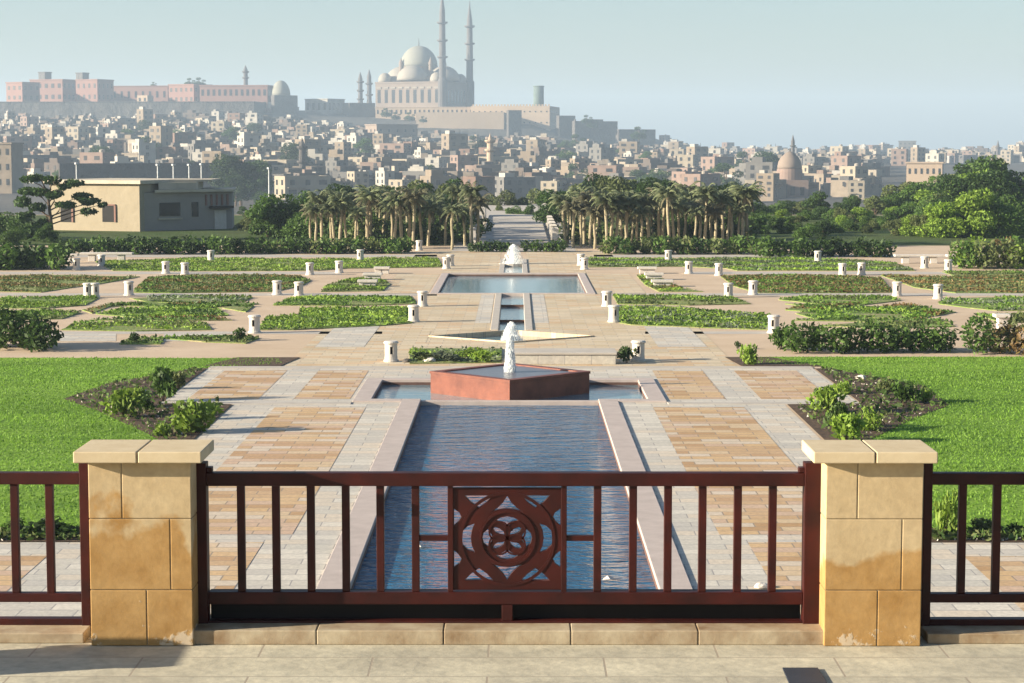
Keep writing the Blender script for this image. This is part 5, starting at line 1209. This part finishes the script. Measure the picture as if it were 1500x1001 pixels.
block(965, 1000, 1018, 214, 235, 1500, HOUSE[1][1], 'apartment_block', 'cream block on the skyline just right of the citadel wall', wins=(5, 3, 0.4, 0.4), parapet=0.8)
block(1185, 1215, 1230, 222, 238, 1800, HOUSE[0][1], 'apartment_block', 'sandy block on the skyline right of the small domed mosque', wins=(4, 3, 0.4, 0.4), parapet=0.8)
block(1400, 1425, 1436, 228, 246, 1500, HOUSE[3][1], 'apartment_block', 'grey block on the right skyline behind the wooded hill', wins=(3, 3, 0.4, 0.4), parapet=0.8)
block(-20, 18, 26, 212, 300, 620, HOUSE[0][1], 'tower_block', 'sandy tall house at the left picture edge', wins=(3, 4, 0.3, 0.4), parapet=0.5)
block(86, 88, 378, 240, 292, 575, M_rock, 'park_wall', 'long low blue-shaded wall behind the pavilion and its masts', 'wall')
cty = []
for i in range(30):
    px_ = random.uniform(20, 1250); Y = random.uniform(600, 1150) if px_ < 950 else random.uniform(600, 900); pr_ = random.choice(PROTOS['dark dense'] + PROTOS['green bushy'])
    o = copy_tree(pr_); x = CAM.x + (px_ - 757) / F * Y; o.location = (x, Y, terr(x, Y) - 0.5); q = random.uniform(1.1, 2.1); o.scale = (q * 1.3, q * 1.3, q); o['category'] = 'tree'; o['group'] = 'trees between the city houses'; cty.append(o)
rank(cty, 'dark tree between the city houses, %s of those trees')
# small domed mosque right
SY = 640; s = SY / F; p = D(1158, 290, SY); t = empty('domed_mosque', (p.x, SY, p.z), 0, 'small domed stone mosque above the trees right of centre', 'mosque')
MB().box(-24 * s, -3, -8, 24 * s, 9, 26 * s).build('wall', HOUSE[5][1], t); MB().lathe([(19 * s, 26 * s + .01), (19 * s, 38 * s), (18.4 * s, 42 * s)], 0, 3, 24).build('drum', HOUSE[5][1], t)
MB().lathe([(18 * s, 42 * s), (18 * s, 46 * s), (16.5 * s, 53 * s), (12 * s, 60 * s), (6 * s, 65 * s), (0.1, 68 * s)], 0, 3, 24).build('dome', M_mosq, t, smooth=True)
MB().lathe([(0.25, 67 * s), (0.25, 72 * s)], 0, 3, 8).build('finial', M_min, t)
for i in range(3): MB().box((-16 + i * 14) * s, -3.1, 4 * s, (-10 + i * 14) * s, -2.9, 16 * s).build('window', M_glass, t)
minaret(1161, 245, 198, 2.8, 900, M_min, 'slim dark minaret rising behind the small dome on the right', (0.4, 0.65))
minaret(1461, 250, 206, 2.5, 1300, M_min, 'thin dark minaret on the skyline above the wooded hill', (0.75,))
# trees on the citadel and slope
cit = []
for px_, yb, hp, Y in ((278, 128, 14, CI + 40), (292, 129, 16, CI + 40), (860, 182, 14, CI - 60), (868, 188, 14, CI - 60), (566, 172, 14, CI - 60), (580, 176, 12, CI - 60), (600, 178, 14, CI - 60), (620, 180, 10, CI - 70), (225, 128, 8, CI + 70), (845, 220, 24, 1200), (936, 205, 20, 1300)):
    pr_ = PROTOS['dark dense'][0]; o = copy_tree(pr_); p = D(px_, yb, Y); h = hp * Y / F; sc_ = h / 5.5; o.location = p; o.scale = (sc_ * 1.4, sc_ * 1.4, sc_); o['category'] = 'tree'; o['group'] = 'trees on the citadel hill'; cit.append(o)
rank(cit, 'dark round tree on the citadel hill, %s of those trees')

# ================================================================== HAZE
m = MB(); m.box(-4500, -100, -30, 4500, 5300, 135)
hm = bpy.data.materials.new('haze_air'); hm.use_nodes = True; n_ = hm.node_tree; n_.nodes.remove(n_.nodes['Principled BSDF'])
pv = n_.nodes.new('ShaderNodeVolumePrincipled'); pv.inputs['Color'].default_value = (0.62, 0.80, 1.0, 1); pv.inputs['Density'].default_value = 0.00029; pv.inputs['Anisotropy'].default_value = 0.1
n_.links.new(pv.outputs[0], n_.nodes['Material Output'].inputs['Volume'])
hz = m.build('haze', hm); hz['kind'] = 'stuff'; hz['label'] = 'pale blue morning haze over the city'; hz['category'] = 'haze'
